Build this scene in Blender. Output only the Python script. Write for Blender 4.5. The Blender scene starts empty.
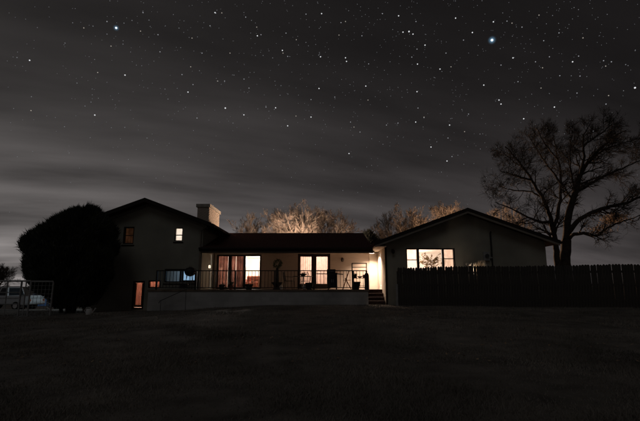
import bpy, bmesh, math, random
import numpy as np
from mathutils import Vector, Matrix
random.seed(7); rng = np.random.default_rng(11)
S = bpy.context.scene
COL = S.collection
R = math.radians
# ------------------------------------------------------------------ camera
FPX = 430.0; CAMZ = 1.3; TILT = math.atan(76 / FPX)
cam = bpy.data.cameras.new('camera'); camo = bpy.data.objects.new('camera', cam); COL.objects.link(camo)
camo.location = (0, 0, CAMZ); camo.rotation_euler = (R(90) + TILT, 0, 0)
cam.sensor_width = 36; cam.lens = 36 * FPX / 640; cam.clip_start = 0.1; cam.clip_end = 20000
S.camera = camo
def P(px, py, D):
    "world point on the vertical plane y = D that the photograph shows at pixel px, py"
    u = px - 320; v = 210.5 - py
    k = D / (FPX * math.cos(TILT) - v * math.sin(TILT))
    return Vector((u * k, D, CAMZ + (FPX * math.sin(TILT) + v * math.cos(TILT)) * k))
# ------------------------------------------------------------------ world: night sky with cloud glow
W = bpy.data.worlds.new('World'); S.world = W; W.use_nodes = True
nt = W.node_tree; nt.nodes.clear()
def N(t, **k):
    n = nt.nodes.new(t)
    for a, b in k.items(): setattr(n, a, b)
    return n
def M(op, a, b=None, c=None, clamp=False):
    n = N('ShaderNodeMath', operation=op, use_clamp=clamp)
    for i, q in enumerate((a, b, c)):
        if q is None: continue
        if isinstance(q, (int, float)): n.inputs[i].default_value = q
        else: nt.links.new(q, n.inputs[i])
    return n.outputs[0]
tc = N('ShaderNodeTexCoord'); sep = N('ShaderNodeSeparateXYZ'); nt.links.new(tc.outputs['Generated'], sep.inputs[0])
dx, dy, dz = sep.outputs
zc = M('MAXIMUM', dz, 0.0)
# town glow towards the left of the view, weak elsewhere
az = M('ADD', M('MULTIPLY', dx, -0.82), M('MULTIPLY', dy, 0.57))
azf = M('POWER', M('MULTIPLY_ADD', az, 0.5, 0.5, clamp=True), 3.2)
amp = M('MULTIPLY_ADD', azf, 0.215, 0.046)
low = M('POWER', 2.718, M('MULTIPLY', zc, -5.0))
# streaked clouds on a flat layer overhead
inv = M('DIVIDE', 1.0, M('ADD', zc, 0.16))
comb = N('ShaderNodeCombineXYZ')
nt.links.new(M('MULTIPLY', M('ADD', dx, M('MULTIPLY', dy, 0.55)), M('MULTIPLY', inv, 0.42)), comb.inputs[0])
nt.links.new(M('MULTIPLY', M('SUBTRACT', dy, M('MULTIPLY', dx, 0.4)), M('MULTIPLY', inv, 1.35)), comb.inputs[1])
noi = N('ShaderNodeTexNoise'); noi.inputs['Scale'].default_value = 1.15; noi.inputs['Detail'].default_value = 5; noi.inputs['Roughness'].default_value = .5
nt.links.new(comb.outputs[0], noi.inputs['Vector'])
cl = M('MULTIPLY_ADD', noi.outputs[0], 2.7, -0.85, clamp=True)
cloud = M('MULTIPLY_ADD', cl, 1.15, 0.4)
glow = M('MULTIPLY', M('MULTIPLY', amp, low), cloud)
lvl = M('ADD', glow, M('MULTIPLY_ADD', azf, 0.005, 0.0042))
mixc = N('ShaderNodeMix', data_type='RGBA'); mixc.inputs[6].default_value = (1.0, .88, .89, 1); mixc.inputs[7].default_value = (1.0, .92, .895, 1)
nt.links.new(azf, mixc.inputs[0])
em1 = N('ShaderNodeBackground'); nt.links.new(mixc.outputs[2], em1.inputs[0]); nt.links.new(lvl, em1.inputs[1])
sky = N('ShaderNodeTexSky', sky_type='NISHITA'); sky.sun_disc = False; sky.sun_elevation = R(47); sky.sun_rotation = R(195)
em2 = N('ShaderNodeBackground'); nt.links.new(sky.outputs[0], em2.inputs[0]); em2.inputs[1].default_value = 0.00004
add = N('ShaderNodeAddShader'); nt.links.new(em1.outputs[0], add.inputs[0]); nt.links.new(em2.outputs[0], add.inputs[1])
wo = N('ShaderNodeOutputWorld'); nt.links.new(add.outputs[0], wo.inputs[0])
# faint moonlight through the haze of cloud
sl = bpy.data.lights.new('moon', 'SUN'); sl.energy = 0.066; sl.angle = R(24); sl.color = (.95, .97, 1)
so = bpy.data.objects.new('moon', sl); COL.objects.link(so); so.rotation_euler = (R(43), 0, R(-15))
S.view_settings.view_transform = 'Standard'; S.view_settings.look = 'None'; S.view_settings.exposure = 0; S.view_settings.gamma = 1
S.view_settings.use_curve_mapping = False
S.cycles.use_denoising = True
S.cycles.max_bounces = 7; S.cycles.transparent_max_bounces = 24
# ------------------------------------------------------------------ materials
def mat(name, c, rough=.85, var=.25, scale=6, bump=0, bscale=40, metal=0, spec=.3, coords='Object', stretch=None):
    m = bpy.data.materials.new(name); m.use_nodes = True; t = m.node_tree; b = t.nodes['Principled BSDF']
    b.inputs['Roughness'].default_value = rough; b.inputs['Metallic'].default_value = metal; b.inputs['Specular IOR Level'].default_value = spec
    co = t.nodes.new('ShaderNodeTexCoord'); src = co.outputs[coords]
    if stretch:
        mp = t.nodes.new('ShaderNodeMapping'); mp.inputs['Scale'].default_value = stretch; t.links.new(src, mp.inputs[0]); src = mp.outputs[0]
    n = t.nodes.new('ShaderNodeTexNoise'); n.inputs['Scale'].default_value = scale; n.inputs['Detail'].default_value = 6; t.links.new(src, n.inputs['Vector'])
    r = t.nodes.new('ShaderNodeValToRGB'); r.color_ramp.elements[0].position = .3; r.color_ramp.elements[1].position = .7
    r.color_ramp.elements[0].color = (*[x * (1 - var) for x in c], 1); r.color_ramp.elements[1].color = (*[min(1, x * (1 + var)) for x in c], 1)
    t.links.new(n.outputs[0], r.inputs[0]); t.links.new(r.outputs[0], b.inputs['Base Color'])
    if bump:
        n2 = t.nodes.new('ShaderNodeTexNoise'); n2.inputs['Scale'].default_value = bscale; n2.inputs['Detail'].default_value = 4; t.links.new(src, n2.inputs['Vector'])
        bp = t.nodes.new('ShaderNodeBump'); bp.inputs['Strength'].default_value = bump; bp.inputs['Distance'].default_value = .02
        t.links.new(n2.outputs[0], bp.inputs['Height']); t.links.new(bp.outputs[0], b.inputs['Normal'])
    return m
def emat(name, c, s, sample=True):
    m = bpy.data.materials.new(name); m.use_nodes = True; t = m.node_tree; t.nodes.clear()
    e = t.nodes.new('ShaderNodeEmission'); e.inputs[0].default_value = (*c, 1); e.inputs[1].default_value = s
    o = t.nodes.new('ShaderNodeOutputMaterial'); t.links.new(e.outputs[0], o.inputs[0])
    if not sample: m.cycles.emission_sampling = 'NONE'
    return m
def cloth(name, c, trans=.6, scale=3, var=.35):
    m = bpy.data.materials.new(name); m.use_nodes = True; t = m.node_tree; t.nodes.clear()
    co = t.nodes.new('ShaderNodeTexCoord'); n = t.nodes.new('ShaderNodeTexNoise'); n.inputs['Scale'].default_value = scale; n.inputs['Detail'].default_value = 5
    t.links.new(co.outputs['Object'], n.inputs['Vector'])
    r = t.nodes.new('ShaderNodeValToRGB'); r.color_ramp.elements[0].position = .35; r.color_ramp.elements[1].position = .65
    r.color_ramp.elements[0].color = (*[x * (1 - var) for x in c], 1); r.color_ramp.elements[1].color = (*[min(1, x * (1 + var)) for x in c], 1)
    t.links.new(n.outputs[0], r.inputs[0])
    a = t.nodes.new('ShaderNodeBsdfDiffuse'); b = t.nodes.new('ShaderNodeBsdfTranslucent'); x = t.nodes.new('ShaderNodeMixShader'); x.inputs[0].default_value = trans
    for q in (a, b): t.links.new(r.outputs[0], q.inputs[0])
    o = t.nodes.new('ShaderNodeOutputMaterial'); t.links.new(a.outputs[0], x.inputs[1]); t.links.new(b.outputs[0], x.inputs[2]); t.links.new(x.outputs[0], o.inputs[0])
    return m
def glassmat():
    m = bpy.data.materials.new('window_glass'); m.use_nodes = True; t = m.node_tree; t.nodes.clear()
    a = t.nodes.new('ShaderNodeBsdfTransparent'); b = t.nodes.new('ShaderNodeBsdfGlossy'); b.inputs['Roughness'].default_value = .04
    x = t.nodes.new('ShaderNodeMixShader'); x.inputs[0].default_value = .07
    o = t.nodes.new('ShaderNodeOutputMaterial'); t.links.new(a.outputs[0], x.inputs[1]); t.links.new(b.outputs[0], x.inputs[2]); t.links.new(x.outputs[0], o.inputs[0])
    return m
stucco = mat('stucco', (.37, .355, .29), .95, .17, .8, .5, 60)
paintwall = mat('porch_siding', (.52, .44, .37), .8, .08, 2, .3, 30, stretch=(1, 1, 14))
shingle = mat('red_shingle', (.085, .03, .022), .9, .45, 9, .8, 30, stretch=(1, 3, 3))
fascia = mat('dark_fascia', (.03, .022, .018), .7, .2, 4)
trim = mat('pale_rake_trim', (.26, .23, .19), .8, .15, 3)
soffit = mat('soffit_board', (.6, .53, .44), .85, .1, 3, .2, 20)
framew = mat('dark_window_frame', (.035, .025, .02), .5, .2, 8)
blockwall = mat('painted_block', (.52, .505, .48), .9, .22, .9, .5, 25)
def joints(m, bw, bh, mortar=.012, dark=.72, depth=.6):
    "recessed mortar joints over a wall material, laid out in world metres on x and z"
    t = m.node_tree; b = t.nodes['Principled BSDF']; co = t.nodes.new('ShaderNodeTexCoord'); sp = t.nodes.new('ShaderNodeSeparateXYZ'); cb_ = t.nodes.new('ShaderNodeCombineXYZ')
    t.links.new(co.outputs['Object'], sp.inputs[0]); t.links.new(sp.outputs[0], cb_.inputs[0]); t.links.new(sp.outputs[2], cb_.inputs[1])
    br = t.nodes.new('ShaderNodeTexBrick'); br.inputs['Scale'].default_value = 1; br.inputs['Brick Width'].default_value = bw; br.inputs['Row Height'].default_value = bh; br.inputs['Mortar Size'].default_value = mortar
    br.inputs['Color1'].default_value = (1, 1, 1, 1); br.inputs['Color2'].default_value = (.86, .86, .86, 1); br.inputs['Mortar'].default_value = (dark, dark, dark, 1); t.links.new(cb_.outputs[0], br.inputs['Vector'])
    mx = t.nodes.new('ShaderNodeMix'); mx.data_type = 'RGBA'; mx.blend_type = 'MULTIPLY'; mx.inputs[0].default_value = 1
    src = b.inputs['Base Color'].links[0].from_socket; t.links.new(src, mx.inputs[6]); t.links.new(br.outputs['Color'], mx.inputs[7]); t.links.new(mx.outputs[2], b.inputs['Base Color'])
    return m
joints(blockwall, .4, .2, .01, .86)
joints(shingle, .3, .045, .006, .5)
brickm = mat('chimney_brick', (.6, .5, .41), .9, .3, 5, .6, 18)
brickred = mat('red_brick_step', (.045, .026, .022), .9, .35, 8, .6, 25)
deckm = mat('deck_board', (.2, .15, .11), .8, .3, 4, .3, 30)
iron = mat('black_iron', (.03, .028, .027), .5, .3, 20, .2, 60, spec=.4)
galv = mat('galvanised_pipe', (.36, .36, .35), .55, .25, 14, .1, 40, metal=.15)
fencem = mat('weathered_cedar', (.08, .07, .06), .9, .4, 3, .6, 30, stretch=(6, 6, .6))
postm = mat('grey_post', (.3, .3, .29), .8, .2, 6)
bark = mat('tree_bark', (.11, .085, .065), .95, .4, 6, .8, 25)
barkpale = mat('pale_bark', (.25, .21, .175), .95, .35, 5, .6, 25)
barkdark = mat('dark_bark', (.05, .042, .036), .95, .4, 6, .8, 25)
juniper = mat('juniper_green', (.075, .08, .062), .9, .5, 1.5)
lawnm = mat('winter_lawn', (.18, .162, .138), 1, .42, 1.6, .9, 9)
grassm = mat('dry_grass', (.27, .243, .205), .95, .55, .45)
leafm = mat('dead_leaf', (.38, .27, .17), .8, .4, 2)
roomw = mat('room_wall', (.8, .73, .66), .9, .04, 2)
roomp = mat('room_wall_pink', (.8, .69, .61), .9, .04, 2)
wood = mat('brown_wood', (.22, .11, .06), .6, .3, 3, stretch=(1, 1, 8))
terracotta = mat('terracotta', (.3, .12, .07), .85, .25, 6, .2, 30)
darkpot = mat('dark_pot', (.05, .045, .04), .7, .3, 6)
whitepaint = mat('white_paint', (.72, .71, .68), .5, .08, 4)
leafgreen = mat('plant_leaf', (.09, .1, .045), .6, .4, 5)
fabricred = mat('red_brown_fabric', (.3, .1, .06), .95, .2, 6)
rubber = mat('tyre_rubber', (.02, .02, .02), .9, .2, 10)
carwhite = mat('white_car_paint', (.5, .51, .53), .3, .04, 2, spec=.5)
carblue = mat('blue_car_paint', (.1, .2, .42), .25, .06, 2, spec=.5)
carglass = mat('car_glass', (.02, .025, .03), .08, .1, 2, spec=.6)
chrome = mat('rim_metal', (.6, .6, .6), .3, .1, 5, metal=.8)
stone = mat('pale_stone', (.5, .45, .38), .9, .2, 6, .5, 30)
plume = cloth('dry_plume', (.75, .65, .52), .35)
glass = glassmat()
drape = cloth('red_drape', (.18, .082, .062), .5)
drapedark = cloth('dark_red_drape', (.12, .05, .036), .4)
sheer = cloth('cream_sheer', (.82, .68, .6), .75, 5, .1)
blind = cloth('white_blind', (.8, .8, .78), .6, 4, .06)
browncurt = cloth('brown_curtain', (.42, .27, .19), .5)
lampglass = emat('lamp_glass', (1, .72, .45), 12)
lampcool = emat('lamp_glass_cool', (.8, .9, 1), 12)
lantern_em = emat('lantern_glow', (1, .78, .55), 1.4)
tvm = emat('television_glow', (.4, .66, .95), .62)
# ------------------------------------------------------------------ object helpers
def tag(o, label=None, cat=None, group=None, kind=None):
    if label: o['label'] = label
    if cat: o['category'] = cat
    if group: o['group'] = group
    if kind: o['kind'] = kind
    return o
def empty(name, loc, rz=0):
    o = bpy.data.objects.new(name, None); COL.objects.link(o); o.location = loc; o.rotation_euler = (0, 0, rz); o.empty_display_size = .2
    return o
def thing(name, label, cat, loc=(0, 0, 0), rz=0, group=None):
    return tag(empty(name, loc, rz), label, cat, group)
class MB:
    def __init__(s): s.v = []; s.f = []
    def add(s, vs, fs):
        o = len(s.v); s.v += [tuple(q) for q in vs]; s.f += [tuple(i + o for i in f) for f in fs]; return s
    def box(s, x0, x1, y0, y1, z0, z1):
        v = [(x, y, z) for z in (z0, z1) for y in (y0, y1) for x in (x0, x1)]
        return s.add(v, [(0, 2, 3, 1), (4, 5, 7, 6), (0, 1, 5, 4), (2, 6, 7, 3), (0, 4, 6, 2), (1, 3, 7, 5)])
    def tube(s, pts, rad, n=8, cap=True):
        pts = [Vector(p) for p in pts]
        if isinstance(rad, (int, float)): rad = [rad] * len(pts)
        o = len(s.v); ref = None
        for i, p in enumerate(pts):
            d = (pts[min(i + 1, len(pts) - 1)] - pts[max(i - 1, 0)])
            d = d.normalized() if d.length > 1e-9 else Vector((0, 0, 1))
            if ref is None: ref = d.orthogonal().normalized()
            a = (ref - d * ref.dot(d)); a = a.normalized() if a.length > 1e-6 else d.orthogonal().normalized(); ref = a; b = d.cross(a)
            for k in range(n):
                t = 2 * math.pi * k / n; s.v.append(tuple(p + (a * math.cos(t) + b * math.sin(t)) * rad[i]))
        for i in range(len(pts) - 1):
            for k in range(n):
                k2 = (k + 1) % n; s.f.append((o + i * n + k, o + i * n + k2, o + (i + 1) * n + k2, o + (i + 1) * n + k))
        if cap:
            s.f.append(tuple(o + k for k in range(n))[::-1]); s.f.append(tuple(o + (len(pts) - 1) * n + k for k in range(n)))
        return s
    def lathe(s, prof, n=20, c=(0, 0, 0)):
        o = len(s.v)
        for r, z in prof:
            for k in range(n):
                t = 2 * math.pi * k / n; s.v.append((c[0] + r * math.cos(t), c[1] + r * math.sin(t), c[2] + z))
        for i in range(len(prof) - 1):
            for k in range(n):
                k2 = (k + 1) % n; s.f.append((o + i * n + k, o + i * n + k2, o + (i + 1) * n + k2, o + (i + 1) * n + k))
        s.f.append(tuple(o + k for k in range(n))[::-1]); s.f.append(tuple(o + (len(prof) - 1) * n + k for k in range(n)))
        return s
    def prism_y(s, poly, y0, y1):
        "polygon of (x, z) drawn out from y0 to y1"
        n = len(poly)
        v = [(x, y0, z) for x, z in poly] + [(x, y1, z) for x, z in poly]
        return s.add(v, [tuple(range(n)), tuple(range(2 * n - 1, n - 1, -1))] + [(i, i + n, (i + 1) % n + n, (i + 1) % n) for i in range(n)])
    def prism_x(s, poly, x0, x1):
        n = len(poly)
        v = [(x0, y, z) for y, z in poly] + [(x1, y, z) for y, z in poly]
        return s.add(v, [tuple(range(n)), tuple(range(2 * n - 1, n - 1, -1))] + [(i, i + n, (i + 1) % n + n, (i + 1) % n) for i in range(n)])
    def mesh(s, name, m, smooth=False, fix=True):
        me = bpy.data.meshes.new(name); me.from_pydata(s.v, [], s.f)
        if fix:
            b = bmesh.new(); b.from_mesh(me); bmesh.ops.recalc_face_normals(b, faces=b.faces); b.to_mesh(me); b.free()
        if smooth: me.polygons.foreach_set('use_smooth', [True] * len(me.polygons))
        me.materials.append(m); me.update(); return me
    def build(s, name, m, parent=None, smooth=False, bevel=0, fix=True):
        o = bpy.data.objects.new(name, s.mesh(name, m, smooth, fix)); COL.objects.link(o)
        if parent: o.parent = parent
        if bevel:
            q = o.modifiers.new('bevel', 'BEVEL'); q.width = bevel; q.segments = 2; q.limit_method = 'ANGLE'
        return o
def tri_mesh(name, verts, nper, m, parent=None):
    "numpy verts (n*nper,3) as separate n-gons"
    nv = len(verts); nf = nv // nper
    me = bpy.data.meshes.new(name); me.vertices.add(nv); me.vertices.foreach_set('co', verts.astype(np.float32).ravel())
    me.loops.add(nv); me.loops.foreach_set('vertex_index', np.arange(nv, dtype=np.int32))
    me.polygons.add(nf); me.polygons.foreach_set('loop_start', np.arange(0, nv, nper, dtype=np.int32))
    me.polygons.foreach_set('loop_total', np.full(nf, nper, dtype=np.int32))
    me.materials.append(m); me.update(calc_edges=True); me.validate()
    o = bpy.data.objects.new(name, me); COL.objects.link(o)
    if parent: o.parent = parent
    return o
def link_copy(o, parent=None):
    c = o.copy(); COL.objects.link(c); c.parent = parent; return c
# ------------------------------------------------------------------ terrain
def sst(a, b, x):
    t = np.clip((x - a) / (b - a), 0, 1); return t * t * (3 - 2 * t)
def ground_np(X, Y):
    X = np.asarray(X, float); Y = np.asarray(Y, float)
    side = .13 + .30 * sst(-9.5, -1.0, X)
    z = side * sst(2, 19.5, Y)
    z = z - .045 * np.clip(Y - 21, 0, 22) * (1 - sst(-13, -8, X)) 
    near = np.exp(-((Y - 10) / 16) ** 2)
    z = z + near * (.03 * np.sin(.9 * X + .5 * Y) * np.sin(.6 * Y - .3 * X) + .018 * np.sin(2.3 * X + 1) * np.sin(1.9 * Y))
    return z
def gz(x, y): return float(ground_np(x, y))
xs = np.concatenate([[-6000, -2500, -1000, -400, -200, -100, -70, -50], np.arange(-40, 40.1, .5), [50, 70, 100, 200, 400, 1000, 2500, 6000]])
ys = np.concatenate([[-6000, -1500, -400, -100, -40, -15], np.arange(-5, 2, .5), np.arange(2, 24, .25), np.arange(24, 60, 1), [70, 90, 140, 250, 500, 1000, 2500, 6000]])
GX, GY = np.meshgrid(xs, ys); GZ = ground_np(GX, GY)
nx, ny = len(xs), len(ys)
me = bpy.data.meshes.new('lawn')
fa = [(j * nx + i, j * nx + i + 1, (j + 1) * nx + i + 1, (j + 1) * nx + i) for j in range(ny - 1) for i in range(nx - 1)]
me.from_pydata(np.stack([GX, GY, GZ], -1).reshape(-1, 3).tolist(), [], fa); me.materials.append(lawnm)
me.polygons.foreach_set('use_smooth', [True] * len(me.polygons)); me.update()
lawn = bpy.data.objects.new('lawn', me); COL.objects.link(lawn); tag(lawn, 'dark dry winter lawn spreading in front of the house', 'lawn', kind='structure')
# ------------------------------------------------------------------ house
ZD = CAMZ - .15                                   # deck and floor level
house = thing('ranch_house', 'long dark ranch house with lit windows, two gable wings and a red roof', 'house', (0, 22, gz(0, 22)))
def hpart(mb, name, m, parent=house, **k):
    o = mb.build(name, m, None, **k)
    o.parent = parent; bpy.context.view_layer.update(); o.matrix_parent_inverse = parent.matrix_world.inverted(); return o
bpy.context.view_layer.update()
def holed_wall(x0, x1, z0, z1, holes, y0, y1):
    "wall slab between y0 and y1, pierced by rectangular holes (xa, xb, za, zb)"
    xs_ = sorted({x0, x1, *[h[0] for h in holes], *[h[1] for h in holes]}); zs_ = sorted({z0, z1, *[h[2] for h in holes], *[h[3] for h in holes]})
    def solid(i, j):
        if i < 0 or j < 0 or i >= len(xs_) - 1 or j >= len(zs_) - 1: return False
        cx = (xs_[i] + xs_[i + 1]) / 2; cz = (zs_[j] + zs_[j + 1]) / 2
        return not any(h[0] < cx < h[1] and h[2] < cz < h[3] for h in holes)
    b = MB()
    for i in range(len(xs_) - 1):
        for j in range(len(zs_) - 1):
            if not solid(i, j): continue
            a, c, d, e = xs_[i], xs_[i + 1], zs_[j], zs_[j + 1]
            b.add([(a, y0, d), (c, y0, d), (c, y0, e), (a, y0, e)], [(0, 1, 2, 3)]); b.add([(a, y1, d), (c, y1, d), (c, y1, e), (a, y1, e)], [(3, 2, 1, 0)])
            if not solid(i - 1, j): b.add([(a, y0, d), (a, y1, d), (a, y1, e), (a, y0, e)], [(3, 2, 1, 0)])
            if not solid(i + 1, j): b.add([(c, y0, d), (c, y1, d), (c, y1, e), (c, y0, e)], [(0, 1, 2, 3)])
            if not solid(i, j - 1): b.add([(a, y0, d), (c, y0, d), (c, y1, d), (a, y1, d)], [(3, 2, 1, 0)])
            if not solid(i, j + 1): b.add([(a, y0, e), (c, y0, e), (c, y1, e), (a, y1, e)], [(0, 1, 2, 3)])
    return b
def rect(px0, px1, py0, py1, D):
    a = P(px0, py1, D); b = P(px1, py0, D); return (a.x, b.x, a.z, b.z)
def frame_bars(h, y, w=.07, d=.08, mull=(), bars=()):
    "outer frame round hole h with vertical mullions at x in mull and horizontal bars (x0, x1, z)"
    x0, x1, z0, z1 = h; b = MB()
    b.box(x0 - .05, x0 + w, y - d, y + d, z0 - .04, z1 + .05); b.box(x1 - w, x1 + .05, y - d, y + d, z0 - .04, z1 + .05)
    b.box(x0 + w, x1 - w, y - d + .004, y + d - .004, z1 - w, z1 + .048); b.box(x0 + w, x1 - w, y - d + .004, y + d - .004, z0 - .038, z0 + w)
    for m_ in mull: b.box(m_[0], m_[1], y - d + .006, y + d - .006, z0 + w - .01, z1 - w + .01)
    for q in bars: b.box(q[0], q[1], y - d + .02, y + d - .02, q[2] - .02, q[2] + .02)
    return b
def pane(h, y):
    return MB().add([(h[0], y, h[2]), (h[1], y, h[2]), (h[1], y, h[3]), (h[0], y, h[3])], [(0, 1, 2, 3)])
def folds(x0, x1, z0, z1, y, amp=.04, wl=.16, seed=0):
    "hanging cloth with folds"
    n = max(8, int((x1 - x0) / wl * 8)); b = MB(); r_ = random.Random(seed); ph = r_.random() * 6
    v = []
    for j, z in enumerate((z0, (z0 + z1) / 2, z1)):
        for i in range(n + 1):
            x = x0 + (x1 - x0) * i / n
            v.append((x, y + amp * (1 - .3 * j) * math.sin(2 * math.pi * (x - x0) / wl + ph + .8 * math.sin(3 * x)), z))
    f = [(j * (n + 1) + i, j * (n + 1) + i + 1, (j + 1) * (n + 1) + i + 1, (j + 1) * (n + 1) + i) for j in range(2) for i in range(n)]
    return b.add(v, f)
def bulb(name, loc, power, color, radius=.12):
    l = bpy.data.lights.new(name, 'POINT'); l.energy = power; l.color = color; l.shadow_soft_size = radius
    o = bpy.data.objects.new(name, l); COL.objects.link(o); o.location = loc; return o
def room(x0, x1, y0, y1, z0, z1, m):
    "inside faces of a room, open to the front (y0)"
    b = MB().add([(x0, y1, z0), (x1, y1, z0), (x1, y1, z1), (x0, y1, z1)], [(0, 1, 2, 3)])
    b.add([(x0, y0, z0), (x0, y1, z0), (x0, y1, z1), (x0, y0, z1)], [(0, 1, 2, 3)]); b.add([(x1, y0, z0), (x1, y1, z0), (x1, y1, z1), (x1, y0, z1)], [(3, 2, 1, 0)])
    b.add([(x0, y0, z1), (x1, y0, z1), (x1, y1, z1), (x0, y1, z1)], [(3, 2, 1, 0)])
    b.add([(x0, y0, z0), (x1, y0, z0), (x1, y1, z0), (x0, y1, z0)], [(0, 1, 2, 3)])
    return hpart(b, 'room_wall', m, fix=False)
def ceiling_lamp(loc, power, color, label):
    t = thing('ceiling_lamp', label, 'lamp', loc)
    l = bulb('bulb', (0, 0, -.3), power, color, .1); l.parent = t
    MB().lathe([(.06, 0), (.06, -.03), (.012, -.035), (.012, -.12), (.16, -.14), (.17, -.2), (.165, -.2), (.15, -.145), (.012, -.125)], 16).build('lamp_shade', whitepaint, t, smooth=True)
    return t
def gable_roof(name, xr, zr, xl, xe, slope, y0, y1, th=.17):
    "ridge runs along y at xr; top surface height zr, eaves at xl and xe"
    zl = zr - slope * (xr - xl); ze = zr - slope * (xe - xr)
    b = MB().prism_y([(xl, zl), (xr, zr), (xe, ze), (xe, ze - th), (xr, zr - th), (xl, zl - th)], y0, y1)
    return hpart(b, name, shingle), zl, ze
# ---- left wing, two storeys
DL = 22.0; DLr = 21.5
rp = P(145, 198, DLr); LXr, LZr = rp.x, rp.z; LS = .375
LXe, LXl = -5.5, 2 * rp.x + 5.5
roofL, zl, LZe = gable_roof('roof', LXr, LZr, LXl, LXe, LS, DLr, 27.5)
LW0, LW1 = LXl + .5, LXe - .52; LWt = LZe - .03
w_dim = rect(122.6, 134.6, 226.8, 244, DL); w_blind = rect(174.2, 183, 227.6, 241, DL)
w_tv = rect(164, 196, 269, 282.5, DL); d_low = rect(131, 145, 281, 309.5, DL); w_low = rect(148, 161, 280.5, 288, DL)
gl = gz(-9, 22) - .3
hpart(holed_wall(LW0, LW1, gl, LWt, [w_dim, w_blind, w_tv, d_low, w_low], DL, DL + .2), 'wall', stucco, fix=False)
hw = LZr - .17 - .03; zsh = LS * .5
hpart(MB().prism_y([(LW0, LWt), (LW1, LWt), (LW1, LZr - LS * (LW1 - LXr) - .2), (LXr, hw), (LW0, LZr - LS * (LXr - LW0) - .2)], DL, DL + .2), 'gable_wall', stucco)
hpart(MB().box(LW1 - .2, LW1 - .003, DL + .2, 27.2, gl, LWt + .15), 'wall', stucco)
hpart(MB().box(LW0 + .003, LW0 + .2, DL + .2, 27.2, gl, LWt + .15), 'wall', stucco)
hpart(MB().box(LW0, LW1, 27.2, 27.4, gl, LWt + .15), 'wall', stucco)
def rake(xr, zr, xl, xe, s, y, th, m, parent, y2, drop=0.0, name='rake_board'):
    for xa in (xl, xe):
        za = zr - s * abs(xr - xa)
        b = MB().prism_y([(xa, za - drop), (xr, zr - drop), (xr, zr - drop - th), (xa, za - drop - th)], y, y2); hpart(b, name, m, parent)
rake(LXr, LZr + .012, LXl, LXe, LS, DLr - .04, .2, fascia, roofL, DLr - .003)
rake(LXr, LZr - .19, LXl + .3, LXe - .3, LS, DL - .05, .16, trim, roofL, DL - .004)
MB_ = MB().box(LXe - .01, LXe + .1, DLr, 27.5, LZe - .16, LZe - .03); hpart(MB_, 'gutter', fascia, roofL)
for xx_, yy_, zt_ in ((LW1 - .1, DL - .06, LZe - .1),):
    hpart(MB().tube([(xx_, yy_, gl), (xx_, yy_, zt_ - .25), (xx_ + .35, yy_ - .2, zt_ - .03)], .04, 8), 'downpipe', trim, roofL)
# chimney on the right slope: a deep brick stack of separate courses
ca = P(197.5, 204, 24.2); cb = P(209.5, 204, 24.2); CX0, CX1 = ca.x, cb.x; CZ1 = ca.z; CY0, CY1 = 24.2, 26.75
chim = hpart(MB().box(CX0 + .012, CX1 - .012, CY0 + .012, CY1 - .012, 3.6, CZ1 - .2), 'chimney', brickm, roofL)
hpart(MB().box(CX0 - .06, CX1 + .06, CY0 - .06, CY1 + .06, CZ1 - .18, CZ1), 'chimney_cap', stone, roofL)
brick_mesh = MB().box(-.1, .1, -.012, .012, -.031, .031).mesh('brick', brickm)
brick_list = []
zz = CZ1 - .18 - .04; row = 0
while zz > 4.35 - .3:
    off = .11 if row % 2 else 0
    n = int((CY1 - CY0) / .215)
    for k in range(n):
        y = CY0 + .1 + off * .9 + k * .215
        if y > CY1 - .09: continue
        brick_list.append((Vector((CX1 - .004 + random.uniform(-.003, .003), y, zz)), R(90)))
    for k in range(3):
        x = CX0 + .12 + off * .9 + k * .215
        if x > CX1 - .1: continue
        brick_list.append((Vector((x, CY0 + .004, zz)), 0))
    zz -= .073; row += 1
for p, a in brick_list[:300]:
    o = bpy.data.objects.new('brick', brick_mesh); COL.objects.link(o); o.parent = roofL
    o.location = p; o.rotation_euler = (0, 0, a)
def window(h, y, m_frame=framew, mull=(), bars=(), name='window', w=.06, sill=True):
    f = hpart(frame_bars(h, y, w, .06, mull, bars), name, m_frame)
    hpart(pane(h, y + .015), 'pane', glass, f)
    if sill: hpart(MB().box(h[0] - .05, h[1] + .05, y - .13, y - .062, h[2] - .1, h[2] - .042), 'sill', m_frame, f)
    return f
midz = lambda h, k=.5: h[2] + (h[3] - h[2]) * k
yw = DL + .1
f = window(w_dim, yw, bars=[(w_dim[0], w_dim[1], midz(w_dim, .5))]); hpart(folds(w_dim[0] - .05, w_dim[1] + .05, w_dim[2], w_dim[3], yw + .2, .03, .14, 1), 'curtain', browncurt, f, fix=False)
f = window(w_blind, yw, bars=[(w_blind[0], w_blind[1], midz(w_blind, .45))], w=.04)
n = 18
for k in range(n):
    z = w_blind[2] + (w_blind[3] - w_blind[2]) * (k + .5) / n
    hpart(MB().add([(w_blind[0], yw + .13, z - .021), (w_blind[1], yw + .13, z - .021), (w_blind[1], yw + .155, z + .025), (w_blind[0], yw + .155, z + .025)], [(0, 1, 2, 3)]), 'blind_slat', blind, f, fix=False)
f = window(w_tv, yw, mull=[((w_tv[0] + w_tv[1]) / 2 - .04, (w_tv[0] + w_tv[1]) / 2 + .04)])
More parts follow.
